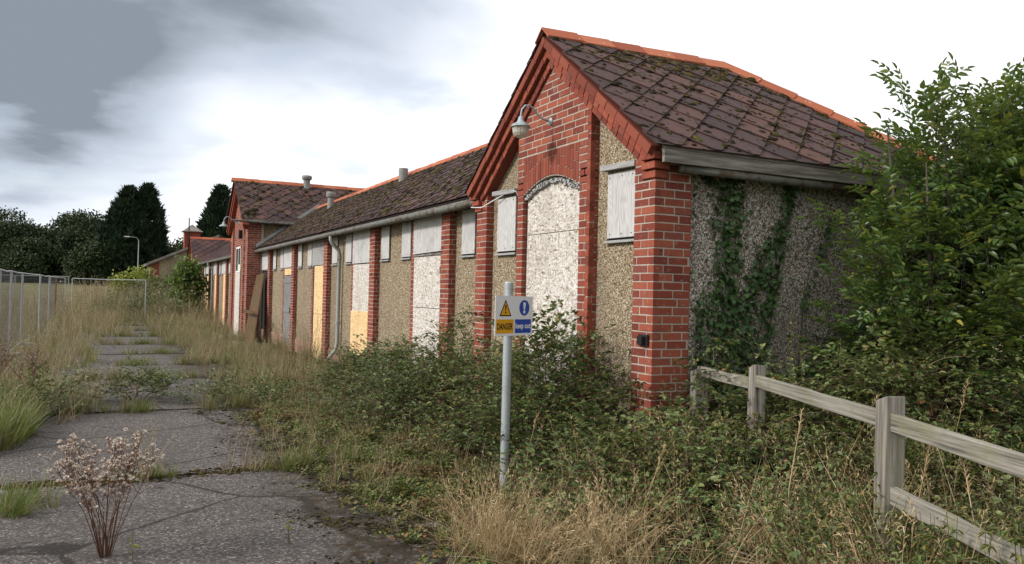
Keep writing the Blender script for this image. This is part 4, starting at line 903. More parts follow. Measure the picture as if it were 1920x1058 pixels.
def upright(n, tilt=.15):
    yaw = rng.uniform(0, 6.283, n); tx_, ty_ = rng.normal(0, tilt, n), rng.normal(0, tilt, n); z = np.stack([tx_, ty_, np.ones(n)], 1); z /= np.linalg.norm(z, axis=1, keepdims=True)
    x = np.stack([np.cos(yaw), np.sin(yaw), np.zeros(n)], 1); x -= z*(x*z).sum(1, keepdims=True); x /= np.linalg.norm(x, axis=1, keepdims=True); return np.stack([x, np.cross(z, x), z], 2)
def split(ts, P, A, S):
    k = rng.integers(0, len(ts), len(P)); return [(t_, P[k == i], A[k == i], S[k == i]) for i, t_ in enumerate(ts)]
# canopy height of the bramble and weed bank on the right
def hv(x, y):
    e_ = -1.75+.25*np.sin(y*.9)+.15*np.sin(y*2.3+1)            # outer edge
    tall = np.where(y > 4.2, .62, .95); tall = np.where(y < -.6, .62, tall)
    h = tall*smooth01(x, e_+.15, e_+1.65)
    h = np.where(y < -.3, .62*smooth01(x, -1.65+.12*np.sin(y*3), -.55), h)
    h = np.where((y > 7.5), h*(1-smooth01(y, 7.5, 10)*.8), h)
    h = h+np.where((x > .2) & (y < 0), .25*smooth01(y, -1.6, -.3), 0)
    return h*(1+.30*wob(x*1.6, y*1.6, 1.4))
def inside(x, y): return ((x < .0) | ((y < -.12) & (x < 4.5)))
SPR = [bramble_sprig(random.choice((8, 9, 10)), random.uniform(.45, .7)) for _ in range(8)]
def dB(x, y):
    h = hv(x, y); d_ = smooth01(h, .12, .5)*inside(x, y); far = np.hypot(x-CAM[0], y-CAM[1])
    fore = smooth01(-y, .9, 2.2)*(x < .25)                           # nearer ground is more weeds than bramble
    return d_*(1-.55*fore)*np.clip(9/far, .3, 1)
P2 = place(4600, -1.9, 4.2, -4.6, 10, dB); n = len(P2); H = hv(P2[:, 0], P2[:, 1])
P = np.column_stack([P2, np.clip(H*(1-np.abs(rng.normal(0, .30, n)))-.08, .02, 2)])
tag(merged('bramble_patch', split(SPR, P, bases(dirs(n, -.2, .65)), rng.uniform(.8, 1.3, n)*(1-.38*smooth01(-P2[:, 1], .6, 2.0))), ['bramble', 'cane']), 'dense green brambles spread over the ground in front of the brick gable', 'brambles', kind='stuff')
# nettles and tall weeds
NET = [nettle(random.uniform(.5, .8)) for _ in range(6)]
def dN(x, y): return smooth01(hv(x, y), .25, .5)*inside(x, y)*(.12+.88*smooth01(-y, .4, 1.4))*(.35+.65*smooth01(wob(x*2, y*2, 1.2), -.3, .5))
P2 = place(1900, -1.7, 3.0, -4.8, 4, dN); n = len(P2); P = np.column_stack([P2, np.zeros(n)])
tag(merged('nettle_patch', split(NET, P, upright(n, .14), rng.uniform(.8, 1.2, n)*np.clip(hv(P2[:, 0], P2[:, 1])/.62, .6, 1.15)), ['nettle', 'stem']), 'green and browning nettles growing through the grass around the rail fence', 'nettles', kind='stuff')
# low creeping weeds and moss at the edge of the path
CLV = tcat([txf(leaf(.034, .022, .2, .2), B1((math.cos(a), math.sin(a), random.uniform(.2, .8)), random.uniform(-.4, .4)), (random.uniform(-.05, .05), random.uniform(-.05, .05), random.uniform(0, .05))) for a in np.random.default_rng(3).uniform(0, 6.28, 22)])
def dC(x, y): return np.where(x < -2.75+.35*wob(x*1.5, y*1.5, 2), 0, 1)*(1-smooth01(hv(x, y), .3, .6))*inside(x, y)*smooth01(x+.35*wob(x, y, 2.5), -2.95, -1.9)
P2 = place(3600, -3.2, .0, -3.5, 9.5, dC); n = len(P2); P = np.column_stack([P2, rng.uniform(.0, .05, n)])
tag(merged('creeping_weeds', split([CLV], P, upright(n, .2), rng.uniform(.45, 1.15, n)), ['cover']), 'low creeping green and reddish weeds along the edge of the slabs', 'weeds', kind='stuff')
# grasses
DRY = [clump(26, .42, .55, .007, .07, 0, 1, .25) for _ in range(4)]+[tcat([clump(14, .35, .6, .006, .06, 0)]+[txf(seedgrass(random.uniform(.5, .75), 0), np.eye(3), (random.uniform(-.06, .06), random.uniform(-.06, .06), 0)) for _ in range(5)]) for _ in range(4)]
GRN = [clump(34, .30, .7, .007, .08, 1, 0, .2) for _ in range(4)]
STR = [tcat([clump(16, .42, 1.5, .005, .10, 2)]+[txf(seedgrass(random.uniform(.45, .75), 2), np.eye(3), (random.uniform(-.08, .08), random.uniform(-.08, .08), 0)) for _ in range(5)]) for _ in range(5)]
GM = ['dry', 'grass', 'straw', 'stem']
def grass_field(name, label, n, x0, x1, y0, y1, dens, tmpl, smin, smax, tilt=.16, grow=True, zb=None):
    P2 = place(n, x0, x1, y0, y1, dens); n = len(P2); P = np.column_stack([P2, groundz(P2[:, 0], P2[:, 1])])
    if zb is not None: P[:, 2] += zb(P2[:, 0], P2[:, 1])
    far = np.hypot(P2[:, 0]-CAM[0], P2[:, 1]-CAM[1]); s_ = rng.uniform(smin, smax, n)*(np.clip(far/22, 1, 2.2) if grow else 1)
    return tag(merged(name, split(tmpl, P, upright(n, tilt), s_), GM), label, 'grass', kind='stuff')
def dL(x, y):          # left of the path, thinning on the slabs
    e_ = -4.75-.35*np.sin(y*.7)+.25*wob(x, y, 1.3)+.9*smooth01(y, 14, 30); return (x < e_)*np.clip(.25+.75*smooth01(y, 4, 9), 0, 1)*np.clip(14/np.hypot(x-CAM[0], y-CAM[1]), .12, 1)*(.4+.6*smooth01(wob(x*1.4, y*1.4), -.5, .3))
grass_field('dry_grass', 'long dry straw-coloured grass between path and wire fence', 3000, -11, -3.6, 5.2, 48, dL, DRY+GRN[:2], .55, 1.15)
def dR(x, y):          # between the path and the wall
    e_ = -2.35+.3*wob(x, y, 1.5)-.55*smooth01(y, 11, 24); return (x > e_)*(x < .15)*smooth01(y, 5.2, 8.5)*np.clip(14/np.hypot(x-CAM[0], y-CAM[1]), .15, 1)*(1-.6*smooth01(hv(x, y), .3, .5))*(.08+.92*smooth01(wob(x*1.7, y*1.7), -.2, .35))
grass_field('dry_grass', 'dry golden grass growing along the foot of the long wall', 1350, -3.2, .2, 5, 44, dR, DRY+GRN[:2], .4, 1.0)
grass_field('dry_grass', 'dry grass of the open field behind the wire fence', 2600, -26, -6.5, 12, 64, lambda x, y: np.clip(20/np.hypot(x-CAM[0], y-CAM[1]), .1, 1), DRY, .5, .8)
grass_field('overgrown_bank', 'rough grass and weeds covering the far end of the path', 900, -6, 1.2, 34, 60, lambda x, y: (x < .2)*1.0, DRY+GRN, .9, 1.5)
# green grass bank at the left edge of the path
def dG(x, y): return (np.hypot((x+5.75)/.75, (y-5.2)/1.7) < 1+.15*wob(x*2, y*2))*1.
grass_field('green_grass_bank', 'lush green grass bank at the left edge of the path', 520, -7.4, -4.7, 3, 7.6, dG, GRN, 1.0, 1.7, .22)
grass_field('rough_grass', 'mixed grass and weeds behind the green bank', 420, -8.6, -5.2, 4.5, 12, lambda x, y: np.ones_like(x), GRN+DRY, .7, 1.2)
# pale straw grass in front of the sign and among the nettles
def dS(x, y): return np.exp(-(((x+1.93)/.26)**2+((y+1.1)/.38)**2))+.5*np.exp(-(((x+1.45)/.35)**2+((y+1.5)/.3)**2))+.16*smooth01(hv(x, y), .2, .5)*(y < -.2)*inside(x, y)
grass_field('straw_grass', 'pale dry straw grass flopped over in front of the warning sign', 330, -2.4, 1.6, -4.4, .4, dS, STR, .6, 1.05, .5, False, lambda x, y: .45*hv(x, y))
grass_field('weedy_grass', 'green and dry grass mixed through the bramble edge', 620, -3.0, .9, -3.8, 6.5, lambda x, y: inside(x, y)*smooth01(x+.35*wob(x*2, y*2), -2.7, -1.6)*(1-.8*smooth01(hv(x, y), .5, .8)), GRN+DRY, .3, .8, .35, False)
# tufts growing in the slab joints: things one can count
def joint_tuft(x, y, s_, kind, label):
    ts = {'g': GRN, 'd': DRY[:4]+GRN[:1], 'm': GRN+DRY[4:6]}[kind]; n = max(6, int(9*s_)); P = np.column_stack([x+rng.normal(0, .13*s_, n), y+rng.normal(0, .07, n), np.zeros(n)])
    tag(merged('grass_tuft', split(ts, P, upright(n, .25), rng.uniform(.6, 1.05, n)*min(1.1, .6+.3*s_)), GM, None, (x, y, 0)), label, 'grass tuft', 'grass tufts in the slab joints')
for j in JO[2:]:
    k = 6 if j < 8 else 5
    for i in range(k):
        x = -4.9+2.9*(i+random.uniform(.1, .9))/k
        if j < 3 and x < -4.2: continue
        joint_tuft(x, j+random.uniform(-.12, .12), random.uniform(.6, 1.3 if j < 8 else 1.6), random.choice('gdm'), 'grass tuft in the %s slab joint along the path behind the dead flower stalks' % ORD[JO.index(j)-2])
tag(merged('grass_tuft', split(GRN, np.column_stack([rng.normal(-4.86, .10, 12), rng.normal(1.25, .12, 12), np.zeros(12)]), upright(12, .35), rng.uniform(.7, 1.05, 12)), GM, None, (-4.86, 1.25, 0)), 'bright green grass tuft spreading on the slab behind the dead flower stalks', 'grass tuft')
# bramble lying across the path and at the bank
def bush(name, c, rx, ry, h, n, label, mats=('bramble', 'cane'), tm=None, cat='bush', sc_=(.75, 1.2), group=None, low=.0):
    c = np.array(c, float); t = thing(name, c, label, cat, group); a = rng.uniform(0, 6.283, n); r_ = np.sqrt(rng.random(n)); z = rng.random(n)**.7
    k = np.sqrt(np.clip(1-z*z*.85, .05, 1)); P = np.column_stack([c[0]+rx*r_*k*np.cos(a), c[1]+ry*r_*k*np.sin(a), c[2]+low+(h-low-.1)*z*(1-.25*r_)])
    D = dirs(n, .0, .8); D[:, 0] += np.cos(a)*.8*r_; D[:, 1] += np.sin(a)*.8*r_
    merged('foliage', split(tm or SPR, P, bases(D), rng.uniform(*sc_, n)), mats, t, ROOT[t.name])
    m_ = MB()
    for i in range(7):
        q = P[rng.integers(0, n)]; m_.tube([c+V(random.uniform(-.1, .1), random.uniform(-.1, .1), -.05), (c+q)/2+V(0, 0, h*.12), q], [.009, .007, .004], 5)
    m_.build('stem', 'cane', t, org=ROOT[t.name]); return t
bush('bramble_bush', (-3.85, 7.3, 0), .7, .42, .42, 110, 'low green and rusty bramble clump lying across the path joint', sc_=(.6, .95)); bush('bramble_bush', (-2.55, 6.7, 0), .8, .35, .22, 80, 'flat trailing bramble creeping over the slab towards the wall', sc_=(.6, .9))
bush('bramble_bush', (-5.0, 6.2, 0), .35, .45, .38, 80, 'dark leafy bramble clump at the end of the green grass bank', sc_=(.7, 1))
b1 = bush('bramble_bush', (-.42, 1.05, 0), .55, .75, 1.48, 230, 'tall bramble bush growing up against the arched boarded doorway')
RED = [bramble_sprig(8, .5, 0, 0, 1, .9) for _ in range(3)]; Pr = np.column_stack([rng.normal(-.45, .14, 16), rng.normal(1.75, .2, 16), rng.uniform(1.05, 1.45, 16)]); rl = merged('red_leaves', split(RED, Pr, bases(dirs(16, .2, 1.2)), rng.uniform(.6, .9, 16)), ['redleaf', 'cane'], b1, ROOT[b1.name]); rl['label'] = 'dark red leaves at the top of the bush'
bush('bramble_bush', (.02, 4.35, 0), .38, .85, 1.40, 80, 'leggy bramble shoots climbing beside the first pale boarded door', sc_=(.6, 1), low=.2)
bush('bramble_bush', (.75, -.75, 0), .7, .45, 1.12, 130, 'bramble bush swallowing the end of the fence rail at the brick corner')
DL = [tcat([ttube([(0, 0, 0), (.1, .02, .25), (.15, .05, .5)], .004, .002, 1)]+[txf(leaf(.10, .05, .6, .5), B1((math.cos(i*2.1), math.sin(i*2.1), -.5), random.uniform(-1, 1)), (.1*i/9, .03, .12+.35*i/9)) for i in range(10)]) for _ in range(3)]
t = thing('withered_weed', (-.35, 8.75, 0), 'withered brown weed with curled dead leaves below the fresh yellow board', 'plant'); n = 9; merged('dead_leaves', split(DL, np.column_stack([rng.normal(-.35, .09, n), rng.normal(8.75, .16, n), rng.uniform(.1, .22, n)]), upright(n, .35), rng.uniform(.7, 1.1, n)), ['brownleaf', 'brownstem'], t, ROOT[t.name])
# dead flower stalks with fluffy seed heads
def seedplant(loc, h, n, spread, label, mat='fluff', heads=9):
    loc = np.array(loc, float); t = thing('dead_flower_plant', loc, label, 'plant'); m_ = MB(); HP = []
    for i in range(n):
        a = random.uniform(0, 6.28); r_ = spread*math.sqrt(random.random()); hh = h*random.uniform(.68, 1.0)*(1-.15*(r_/spread)**2); tip = loc+V(r_*math.cos(a), r_*math.sin(a), hh); mid = loc+V(r_*.42*math.cos(a)+random.gauss(0, .02), r_*.42*math.sin(a)+random.gauss(0, .02), hh*.55); q1 = loc+(mid-loc)*.5+V(random.gauss(0, .015), random.gauss(0, .015), 0); q2 = (mid+tip)/2+V(random.gauss(0, .02), random.gauss(0, .02), .01)
        m_.tube([loc+V(.02*math.cos(a), .02*math.sin(a), -.02), q1, mid, q2, tip], [.0032, .0028, .0024, .0018, .001], 5)
        for k in range(heads):
            b_ = mid+(tip-mid)*random.uniform(.1, 1); e_ = b_+V(random.gauss(0, .045), random.gauss(0, .045), random.uniform(.02, .10)); m_.tube([b_, e_], .0014, 3, False); HP.append(e_)
    m_.build('stem', 'brownstem', t, org=loc); HP = np.array(HP); K = len(HP)
    hd = tcat([txf(leaf(.019, .013, .5, -.2), B1((math.cos(a)*.8, math.sin(a)*.8, z)), (0, 0, 0)) for a in np.arange(6)*1.047 for z in (.25, 1.2)])
    merged('seed_heads', split([hd], HP, upright(K, .6), rng.uniform(.7, 1.25, K)), [mat], t, loc); return t
seedplant((-4.26, -.13, 0), .84, 24, .32, 'dead flower stalks topped with pale fluffy seed heads on the near slab', 'fluff', 17)
seedplant((-5.75, 7.3, .1), 1.0, 34, .42, 'brown clump of faded seed heads beside the wire fence post', 'fluffb', 9); seedplant((-5.2, 6.9, .1), .75, 22, .3, 'low brown seed heads above the green grass bank', 'fluffb', 8)
# tall leafy weeds behind the fence
def spire(loc, h, label, mat='nettle', group=None):
    t = thing('tall_weed', loc, label, 'plant', group); ts = [ttube([(0, 0, 0), (.02, 0, h*.5), (.01, .02, h)], .006, .002, 1)]; n = int(h/.028)
    for i in range(4, n):
        z = h*i/n; a = i*2.4; s_ = (1.1-.8*i/n); ts.append(txf(leaf(.085, .024, .3, .5), B1((math.cos(a), math.sin(a), .35)), (.015, .01, z), s_))
        if i > n*.5: ts.append(txf(leaf(.025, .016, .4, .2), B1((math.cos(a+1), math.sin(a+1), .9)), (.015, .01, z)))
    merged('stalk', [(tcat(ts), np.array([loc], float), upright(1, .05), np.ones(1))], [mat, 'stem'], t, ROOT[t.name])
for x, y, h in ((.42, -1.3, 1.66), (.62, -1.32, 1.42), (1.0, -1.25, 1.45), (.88, -1.5, 1.28), (1.15, -1.6, 1.2), (.2, -1.45, 1.2)): spire((x, y, 0), h, {1.66: 'tallest leafy weed spire behind the wooden fence, nearest the ivy', 1.42: 'leafy weed spire just beside the tallest one behind the fence', 1.45: 'leafy weed spire behind the fence close to the dark bramble thicket'}.get(h, 'short leafy weed spire standing behind the wooden fence'), group='weed spires behind the fence')
for x, y, h in ((-4.1, -.35, .22), (-3.15, -.30, .2), (-4.95, .2, .34)): spire((x, y, 0), h, 'small leafy weed sprouting from the near path slab', 'limeleaf', 'weed sprouts on the slab')
t = thing('dried_dock', (1.3, -1.75, 0), 'dark red-brown dried dock stalks in front of the shaded shrub', 'plant'); m_ = MB(); HP = []
for i in range(7):
    tip = V(1.3+random.gauss(.1, .15), -1.75+random.gauss(0, .1), random.uniform(.95, 1.32)); m_.tube([(1.3, -1.75, 0), (1.32, -1.75, .6), tip], [.006, .005, .002], 5)
    for k in range(26): HP.append(V(1.32, -1.75, .6)+(tip-V(1.32, -1.75, .6))*random.uniform(.1, 1)+V(*np.random.normal(0, .012, 3)))
m_.build('stem', 'brownstem', t, org=ROOT[t.name]); HP = np.array(HP); merged('seeds', split([leaf(.03, .012, .3, .2)], HP, bases(dirs(len(HP), -.3, 1.2)), np.ones(len(HP))), ['redleaf'], t, ROOT[t.name])['kind'] = 'stuff'
# long pale stalks standing out of the weeds
for i, (x, y, h, dx, dy) in enumerate(((-.75, -2.35, 1.05, .30, .15), (-.05, -2.9, .9, -.05, .3), (-.55, -3.0, .95, .25, .05), (.15, -1.9, 1.1, .2, -.2), (-1.25, -.05, .75, .12, .0), (-.9, .5, .6, .2, .1), (-1.05, -1.4, .7, .25, .1), (-.35, -3.3, .9, .12, .2), (.9, -2.2, 1.2, .1, -.1))):
    t = thing('dry_stalk', (x, y, 0), 'long pale dry grass stalk leaning out of the weeds by the fence' if y < -.2 else 'long pale dry grass stalk beside the sign post', 'grass stalk', 'dry stalks by the fence' if y < -.2 else 'dry stalks by the sign')
    b_ = V(x, y, 0); tip = b_+V(dx, dy, h); md = b_+V(dx*.35, dy*.35, h*.6); MB().tube([b_, md, tip], [.004, .0035, .002], 5).build('stem', 'straw', t, org=b_)
    HP = np.array([md+(tip-md)*s_ for s_ in np.linspace(.55, 1.02, 22)]); D = np.tile(tip-md, (22, 1))/np.linalg.norm(tip-md)+dirs(22, -.5, .5)*.5; merged('seed_head', split([leaf(.04, .009, .2, .2)], HP, bases(D), rng.uniform(.7, 1.2, 22)), ['straw'], t, b_)
# --- ivy on the shaded side wall
t = thing('ivy', (1.3, .05, 0), 'dark green ivy climbing the shaded pebbledash side wall', 'ivy'); n = 0; P = []
def ivyd(x, z):
    d = 0
    for cx0, cz0, cx1, cz1, wd in ((1.05, .2, .95, 1.6, .42), (.95, 1.4, .92, 2.9, .22), (1.0, 1.5, 1.55, 2.35, .16), (1.3, 1.0, 1.7, 2.85, .10), (.62, 2.9, 1.1, 2.5, .07), (.55, .6, .6, 1.7, .05), (1.5, .2, 2.6, .9, .5), (1.9, 1.7, 2.3, 2.6, .05), (2.2, .8, 3.6, 1.6, .5)):
        u = np.array((cx1-cx0, cz1-cz0)); q = np.array((x-cx0, z-cz0)); k = np.clip(np.dot(q, u)/np.dot(u, u), 0, 1); d = max(d, 1-np.linalg.norm(q-u*k)/wd)
    return max(d, 0)
while len(P) < 5200:
    x, z = random.uniform(.4, 4.0), random.uniform(.1, 2.9)
    if random.random() < min(1, ivyd(x, z)*1.6+(.02 if x < 2 else .01)): P.append((x, .055-abs(random.gauss(0, .03))-.04*ivyd(x, z)*random.random(), z))
P = np.array(P); n = len(P); IV = [T([(0, 0, 0), (.02, -.032, .005), (.05, -.02, -.002), (.062, 0, -.008), (.05, .02, -.002), (.02, .032, .005)], [(0, 1, 2, 3), (0, 3, 4, 5)]), leaf(.055, .05, .2, .2)]
D = np.column_stack([rng.normal(0, .5, n), -.35-.4*rng.random(n), -.75+rng.normal(0, .35, n)]); merged('leaves', split(IV, P, bases(D, rng.normal(0, .4, n)), rng.uniform(.5, 1.1, n)), ['ivy'], t, ROOT[t.name])
m_ = MB()
for x0_, x1_, z1_ in ((.95, .9, 2.8), (1.05, 1.55, 2.4), (1.2, 1.7, 2.85), (.8, .6, 1.9), (1.6, 2.2, 2.7), (.95, 1.15, 2.75)):
    m_.tube([(x0_+(x1_-x0_)*s_+.05*math.sin(s_*9+x0_*7), .045, .0+z1_*s_) for s_ in np.linspace(0, 1, 9)], [.012-.009*s_ for s_ in np.linspace(0, 1, 9)], 5)
m_.build('stem', 'bark', t, org=ROOT[t.name])
# --- shrubs over the side wall
def pinnate(n=3, Ln=.085, W=.036):
    ts = [ttube([(0, 0, 0), (.09, 0, .012), (.19, 0, -.01)], .0018, .001, 1)]
    for i in range(n):
        for sd in (-1, 1): ts.append(txf(leaf(Ln, W, .3, .3), B1((.75, sd, random.uniform(-.1, .25)), random.uniform(-.4, .4)), (.05+.05*i, 0, .008), random.uniform(.8, 1.1)))
    ts.append(txf(leaf(Ln*1.1, W, .3, .3), B1((1, 0, -.1)), (.19, 0, -.01))); return tcat(ts)
def twig(n=6, tm=None):
    ts = [ttube([(0, 0, 0), (.14, .0, .02), (.30, .01, .01), (.42, 0, .05)], .004, .0015, 1)]
    for k in range(n):
        s_ = .08+.34*k/(n-1); a = (k % 2)*math.pi+random.uniform(-.7, .7); ts.append(txf(random.choice(tm), B1((.9, math.cos(a), math.sin(a)*.8+.15), random.uniform(-.4, .4)), (s_, 0, .02), random.uniform(.75, 1.1)))
    ts.append(txf(random.choice(tm), B1((1, 0, .2)), (.42, 0, .05))); return tcat(ts)
PIN = [pinnate(random.choice((2, 3)), random.uniform(.075, .095), random.uniform(.032, .042)) for _ in range(4)]; TWG = [twig(random.choice((4, 5, 6)), PIN) for _ in range(6)]
def shrub(name, c, lobes, n, label, mat, trunks, tm=TWG, cat='shrub', sc_=(.8, 1.2), shell=.55):
    c = np.array(c, float); t = thing(name, c, label, cat); P = []; D = []; wts = np.array([l_[3]*l_[4]*l_[5] for l_ in lobes])**.67; wts /= wts.sum()
    for (x, y, z, rx, ry, rz), m in zip(lobes, (wts*n).astype(int)):
        v = rng.normal(0, 1, (m, 3)); v /= np.linalg.norm(v, axis=1, keepdims=True); r_ = rng.random(m)**(1-shell); q = V(x, y, z)+v*r_[:, None]*V(rx, ry, rz); P.append(q); D.append(v*.9+V(0, 0, .55)+rng.normal(0, .35, (m, 3)))
    P = np.concatenate(P); D = np.concatenate(D); k = (P[:, 2] > .1) & ((P[:, 1] < -.3) | (P[:, 0] > 4.6) | (P[:, 2] > 4.3)); P, D = P[k], D[k]
    merged('crown', split(tm, P, bases(D, rng.normal(0, .3, len(P))), rng.uniform(*sc_, len(P))), [mat, 'bark'], t, c)
    m_ = MB()
    for i in range(trunks):
        l_ = lobes[i % len(lobes)]; a = c+V(random.gauss(0, .12), random.gauss(0, .1), -.05); e_ = V(*l_[:3])+V(random.gauss(0, .2), random.gauss(0, .15), l_[5]*.6); md = (a+e_)/2+V(random.gauss(0, .1), random.gauss(0, .1), .1)
        m_.tube([a, md, e_], [.035, .024, .006], 7)
        for j in range(5):
            s_ = random.uniform(.4, .95); b_ = md+(e_-md)*(s_*2-1) if s_ > .5 else a+(md-a)*s_*2; m_.tube([b_, b_+V(random.gauss(0, .25), random.gauss(0, .2), random.uniform(.1, .4))], [.01, .003], 5)
    m_.build('trunk', 'bark', t, org=c); return t
shrub('elder_shrub', (2.6, -1.2, 0), [(2.55, -1.1, 2.2, .62, .42, .6), (2.7, -1.15, 2.85, .5, .4, .42), (2.35, -1.1, 1.4, .8, .5, .7), (1.95, -1.05, 2.0, .32, .3, .35), (2.36, -1.1, 3.42, .07, .07, .26), (2.08, -1.1, 3.15, .14, .14, .14), (3.2, -1.2, 2.1, .7, .5, .85), (2.2, -1.1, 2.75, .25, .25, .3)], 560, 'big dark leafy shrub hiding the end of the shaded side wall', 'elder', 9)
shrub('elder_shrub', (3.45, -1.5, 0), [(3.3, -1.35, 2.85, .5, .4, .45), (3.8, -1.5, 2.3, .7, .6, .9), (2.9, -1.7, 1.5, .8, .5, .8), (3.1, -1.3, 3.3, .2, .2, .18), (3.75, -1.35, 3.2, .35, .35, .25)], 520, 'tall airy shrub with sky showing through its top beside the bigger shrub', 'elder', 8)
bush('bramble_bush', (1.75, -1.35, 0), 1.0, .75, 1.35, 330, 'dark bramble thicket under the big leafy shrub', low=.05, sc_=(.8, 1.25)); bush('bramble_bush', (2.2, -2.3, 0), 1.1, .7, 1.25, 330, 'shaded bramble thicket between the fence and the tall airy shrub', sc_=(.8, 1.25))
# --- background trees
def clumpleaf(n, r_, s_): 
    q = np.random.default_rng(n); v = q.normal(0, r_, (n, 3)); return tcat([txf(leaf(s_, s_*.7, .3, .2), B1(d_/np.linalg.norm(d_), random.uniform(-2, 2)), p) for p, d_ in zip(v, q.normal(0, 1, (n, 3)))])
CLF = [clumpleaf(k, .30, .26) for k in (30, 34, 38)]; CLS = [clumpleaf(k, .2, .16) for k in (25, 29, 33)]
def tree(name, c, h, w_, n, label, mat, cat='tree', group=None, tm=CLF, trunk_h=.3, lob=9):
    c = np.array(c, float); c[2] = groundz(c[0], c[1]); t = thing(name, c, label, cat, group); P = []; L_ = []
    for i in range(lob):
        a = random.uniform(0, 6.28); rr_ = w_*.5*random.uniform(.25, .7); L_.append((c[0]+rr_*math.cos(a), c[1]+rr_*math.sin(a), c[2]+h*random.uniform(trunk_h+.08, .84), w_*random.uniform(.2, .34)))
    L_.append((c[0], c[1], c[2]+h*.78, w_*.26))
    m = n//len(L_)
    for x, y, z, r_ in L_:
        v = rng.normal(0, 1, (m, 3)); v /= np.linalg.norm(v, axis=1, keepdims=True); P.append(V(x, y, z)+v*(r_*rng.random((m, 1))**.3)*V(1, 1, .85))
    P = np.concatenate(P); P = P[P[:, 2] > c[2]+.2]; merged('crown', split(tm, P, upright(len(P), .5), rng.uniform(.7, 1.3, len(P))), [mat], t, c)
    m_ = MB().tube([c-V(0, 0, .2), c+V(.1, 0, h*.35), c+V(0, .1, h*.75)], [.05*h*.6, .03*h*.6, .01*h], 8)
    for x, y, z, r_ in L_[:6]: m_.tube([c+V(.05, 0, h*.25), (c+V(x, y, z))/2+V(0, 0, h*.05), (x, y, z)], [.012*h, .008*h, .003*h], 6)
    m_.build('trunk', 'bark', t, org=c); return t
GT = 'trees along the far field edge'
def spot(D, px, py=525): q = at(D, px, py); return V(q[0], q[1], 0)
for px, D, h, w_, mat, lab in ((-40, 98, 8.8, 10, 'tree1', 'broad dark oak at the field edge with its crown cut by the sky'), (35, 100, 7.0, 7, 'tree1', 'round dark tree beside the broad oak at the field edge'), (95, 112, 7.2, 8, 'tree2', 'lower paler tree in the gap of the far tree line'), (160, 104, 9.3, 8.5, 'tree1', 'tall rounded dark tree next to the twin cypresses'), (205, 100, 6.4, 5, 'tree2', 'lighter green tree tucked against the twin cypresses'), (120, 118, 7.0, 9, 'tree2', 'pale tree at the back of the far tree line'), (60, 96, 4.4, 8, 'tree1', 'low dark thicket tree below the far tree line'), (175, 95, 4.6, 7, 'tree1', 'low dark tree at the foot of the twin cypresses'), (320, 108, 5.0, 8, 'tree2', 'low tree showing between cypress and distant shed')):
    tree('field_tree', spot(D, px), h, w_, 900, lab, mat, group=GT, trunk_h=.12)
SPY = [tcat([txf(leaf(.55, .13, .2, .1), B1((random.gauss(0, .35), random.gauss(0, .35), 1), random.uniform(-2, 2)), (random.gauss(0, .12), random.gauss(0, .12), random.uniform(-.15, .1))) for _ in range(16)]) for _ in range(4)]
def cypress(c, h, w_, n, label):
    c = np.array(c, float); c[2] = groundz(c[0], c[1]); t = thing('cypress_tree', c, label, 'tree', 'cypress trees'); z = rng.random(n)**.9
    prof = np.interp(z, [0, .12, .35, .6, .8, .92, 1.0], [.8, .98, 1, .80, .50, .24, .02]); a = rng.uniform(0, 6.283, n); r_ = w_/2*prof*(1-np.abs(rng.normal(0, .16, n)))*(1+.18*np.sin(a*5+z*9)+.12*np.sin(a*3-z*14)); r_ = np.clip(r_, 0, None)
    P = np.column_stack([c[0]+r_*np.cos(a), c[1]+r_*np.sin(a), c[2]+z*h*(1+.02*np.sin(a*7))]); A = upright(n, .2); out = np.column_stack([np.cos(a), np.sin(a), np.zeros(n)])*.45; zc_ = A[:, :, 2]+out; zc_ /= np.linalg.norm(zc_, axis=1, keepdims=True); A[:, :, 2] = zc_
    merged('crown', split(SPY, P, A, rng.uniform(.8, 1.6, n)), ['conifer'], t, c); MB().tube([c-V(0, 0, .2), c+V(0, 0, h*.9)], [.25, .04], 8).build('trunk', 'bark', t, org=c)
cypress(spot(96, 238), 11.4, 6.0, 1500, 'dark pointed cypress, the one nearer the oaks of a close pair'); cypress(spot(97, 272), 11.9, 4.6, 1300, 'dark pointed cypress behind the slim street lamp'); cypress(spot(88, 410), 11.2, 4.6, 1200, 'dark cypress rising behind the tall middle gable')
tree('garden_tree', (7.9, 32.5, 0), 7.5, 3.6, 1100, 'green tree top showing over the ridge of the long roof', 'tree2', tm=CLS)
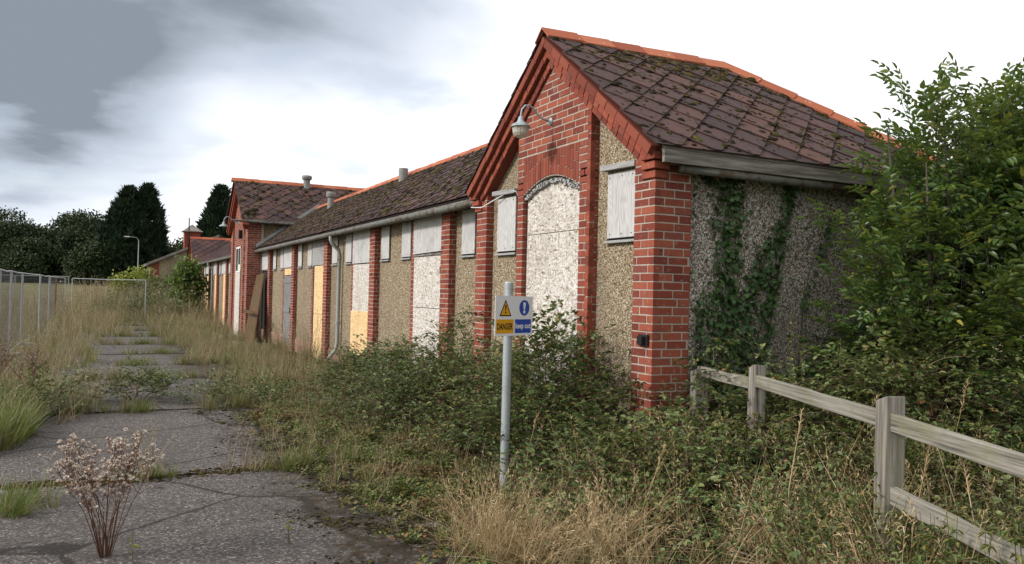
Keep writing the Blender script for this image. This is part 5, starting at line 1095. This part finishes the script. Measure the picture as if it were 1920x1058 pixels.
tree('lime_shrub', spot(50, 262), 2.6, 2.6, 260, 'yellow-green shrub beside the distant shed', 'limeleaf', 'shrub', None, CLS, .05, 7)
bush('bramble_bush', np.append(spot(46, 325)[:2], 0), 2.6, 2.6, 1.9, 420, 'broad mound of brambles in front of the distant shed', sc_=(1.6, 2.4)); tree('tall_shrub', (-.75, 38.0, 0), 3.4, 1.5, 260, 'tall light green shrub growing against the far end of the long wall', 'elder', 'shrub', None, CLS, .0, 8)
bush('bramble_bush', (-3.8, 37.5, 0), 1.2, 1.0, .9, 110, 'green weeds grown around the cross fence panel', sc_=(1.2, 1.8)); bush('bramble_bush', (-1.4, 36.0, 0), 1.0, 1.6, .8, 90, 'low bramble mound below the tall light green shrub', sc_=(1.2, 1.8))
NT = [nettle(random.uniform(.9, 1.2)) for _ in range(3)]
for x, y in ((-.1, 12.6), (-.15, 15.9)):
    n = 12; tag(merged('wall_weed', split(DRY, np.column_stack([rng.normal(x, .07, n), rng.normal(y, .22, n), np.zeros(n)]), upright(n, .1), rng.uniform(1.1, 1.9, n)), GM, None, (x, y, 0)), 'tall tuft of grass and weed beside the drainpipe of the long wall' if y < 14 else 'tall tuft of grass and weed beside the grey wooden door', 'grass tuft', 'weeds against the long wall')

# black moss and grit matting the edges of the slabs
moss_on((0, 0, .012), (1, 0, 0), (0, 1, 0), [(-3.6, -1.5), (-2.0, -1.5), (-2.0, 6), (-3.6, 6)], 9000, .0065, ['moss'], 'moss', lambda x, y: max(0., min(1., (x+3.2-.3*wob(x*2, y*2, 1.5))/1.0))*(.12+.88*(wob(x*5, y*5, 1.4) > .1)), path, 0)
moss_on((0, 0, .012), (1, 0, 0), (0, 1, 0), [(-5.2, 1.8), (-2.0, 1.8), (-2.0, 2.3), (-5.2, 2.3)], 1800, .009, ['moss2'], 'moss', lambda x, y: 1-abs(y-2.05-.08*wob(x*2, 3, 1))*5, path, 0)

bush('bramble_bush', (-2.3, 39.5, 0), 1.6, 1.6, 1.1, 170, 'green bramble mound closing off the far end of the path', sc_=(1.3, 2.0))
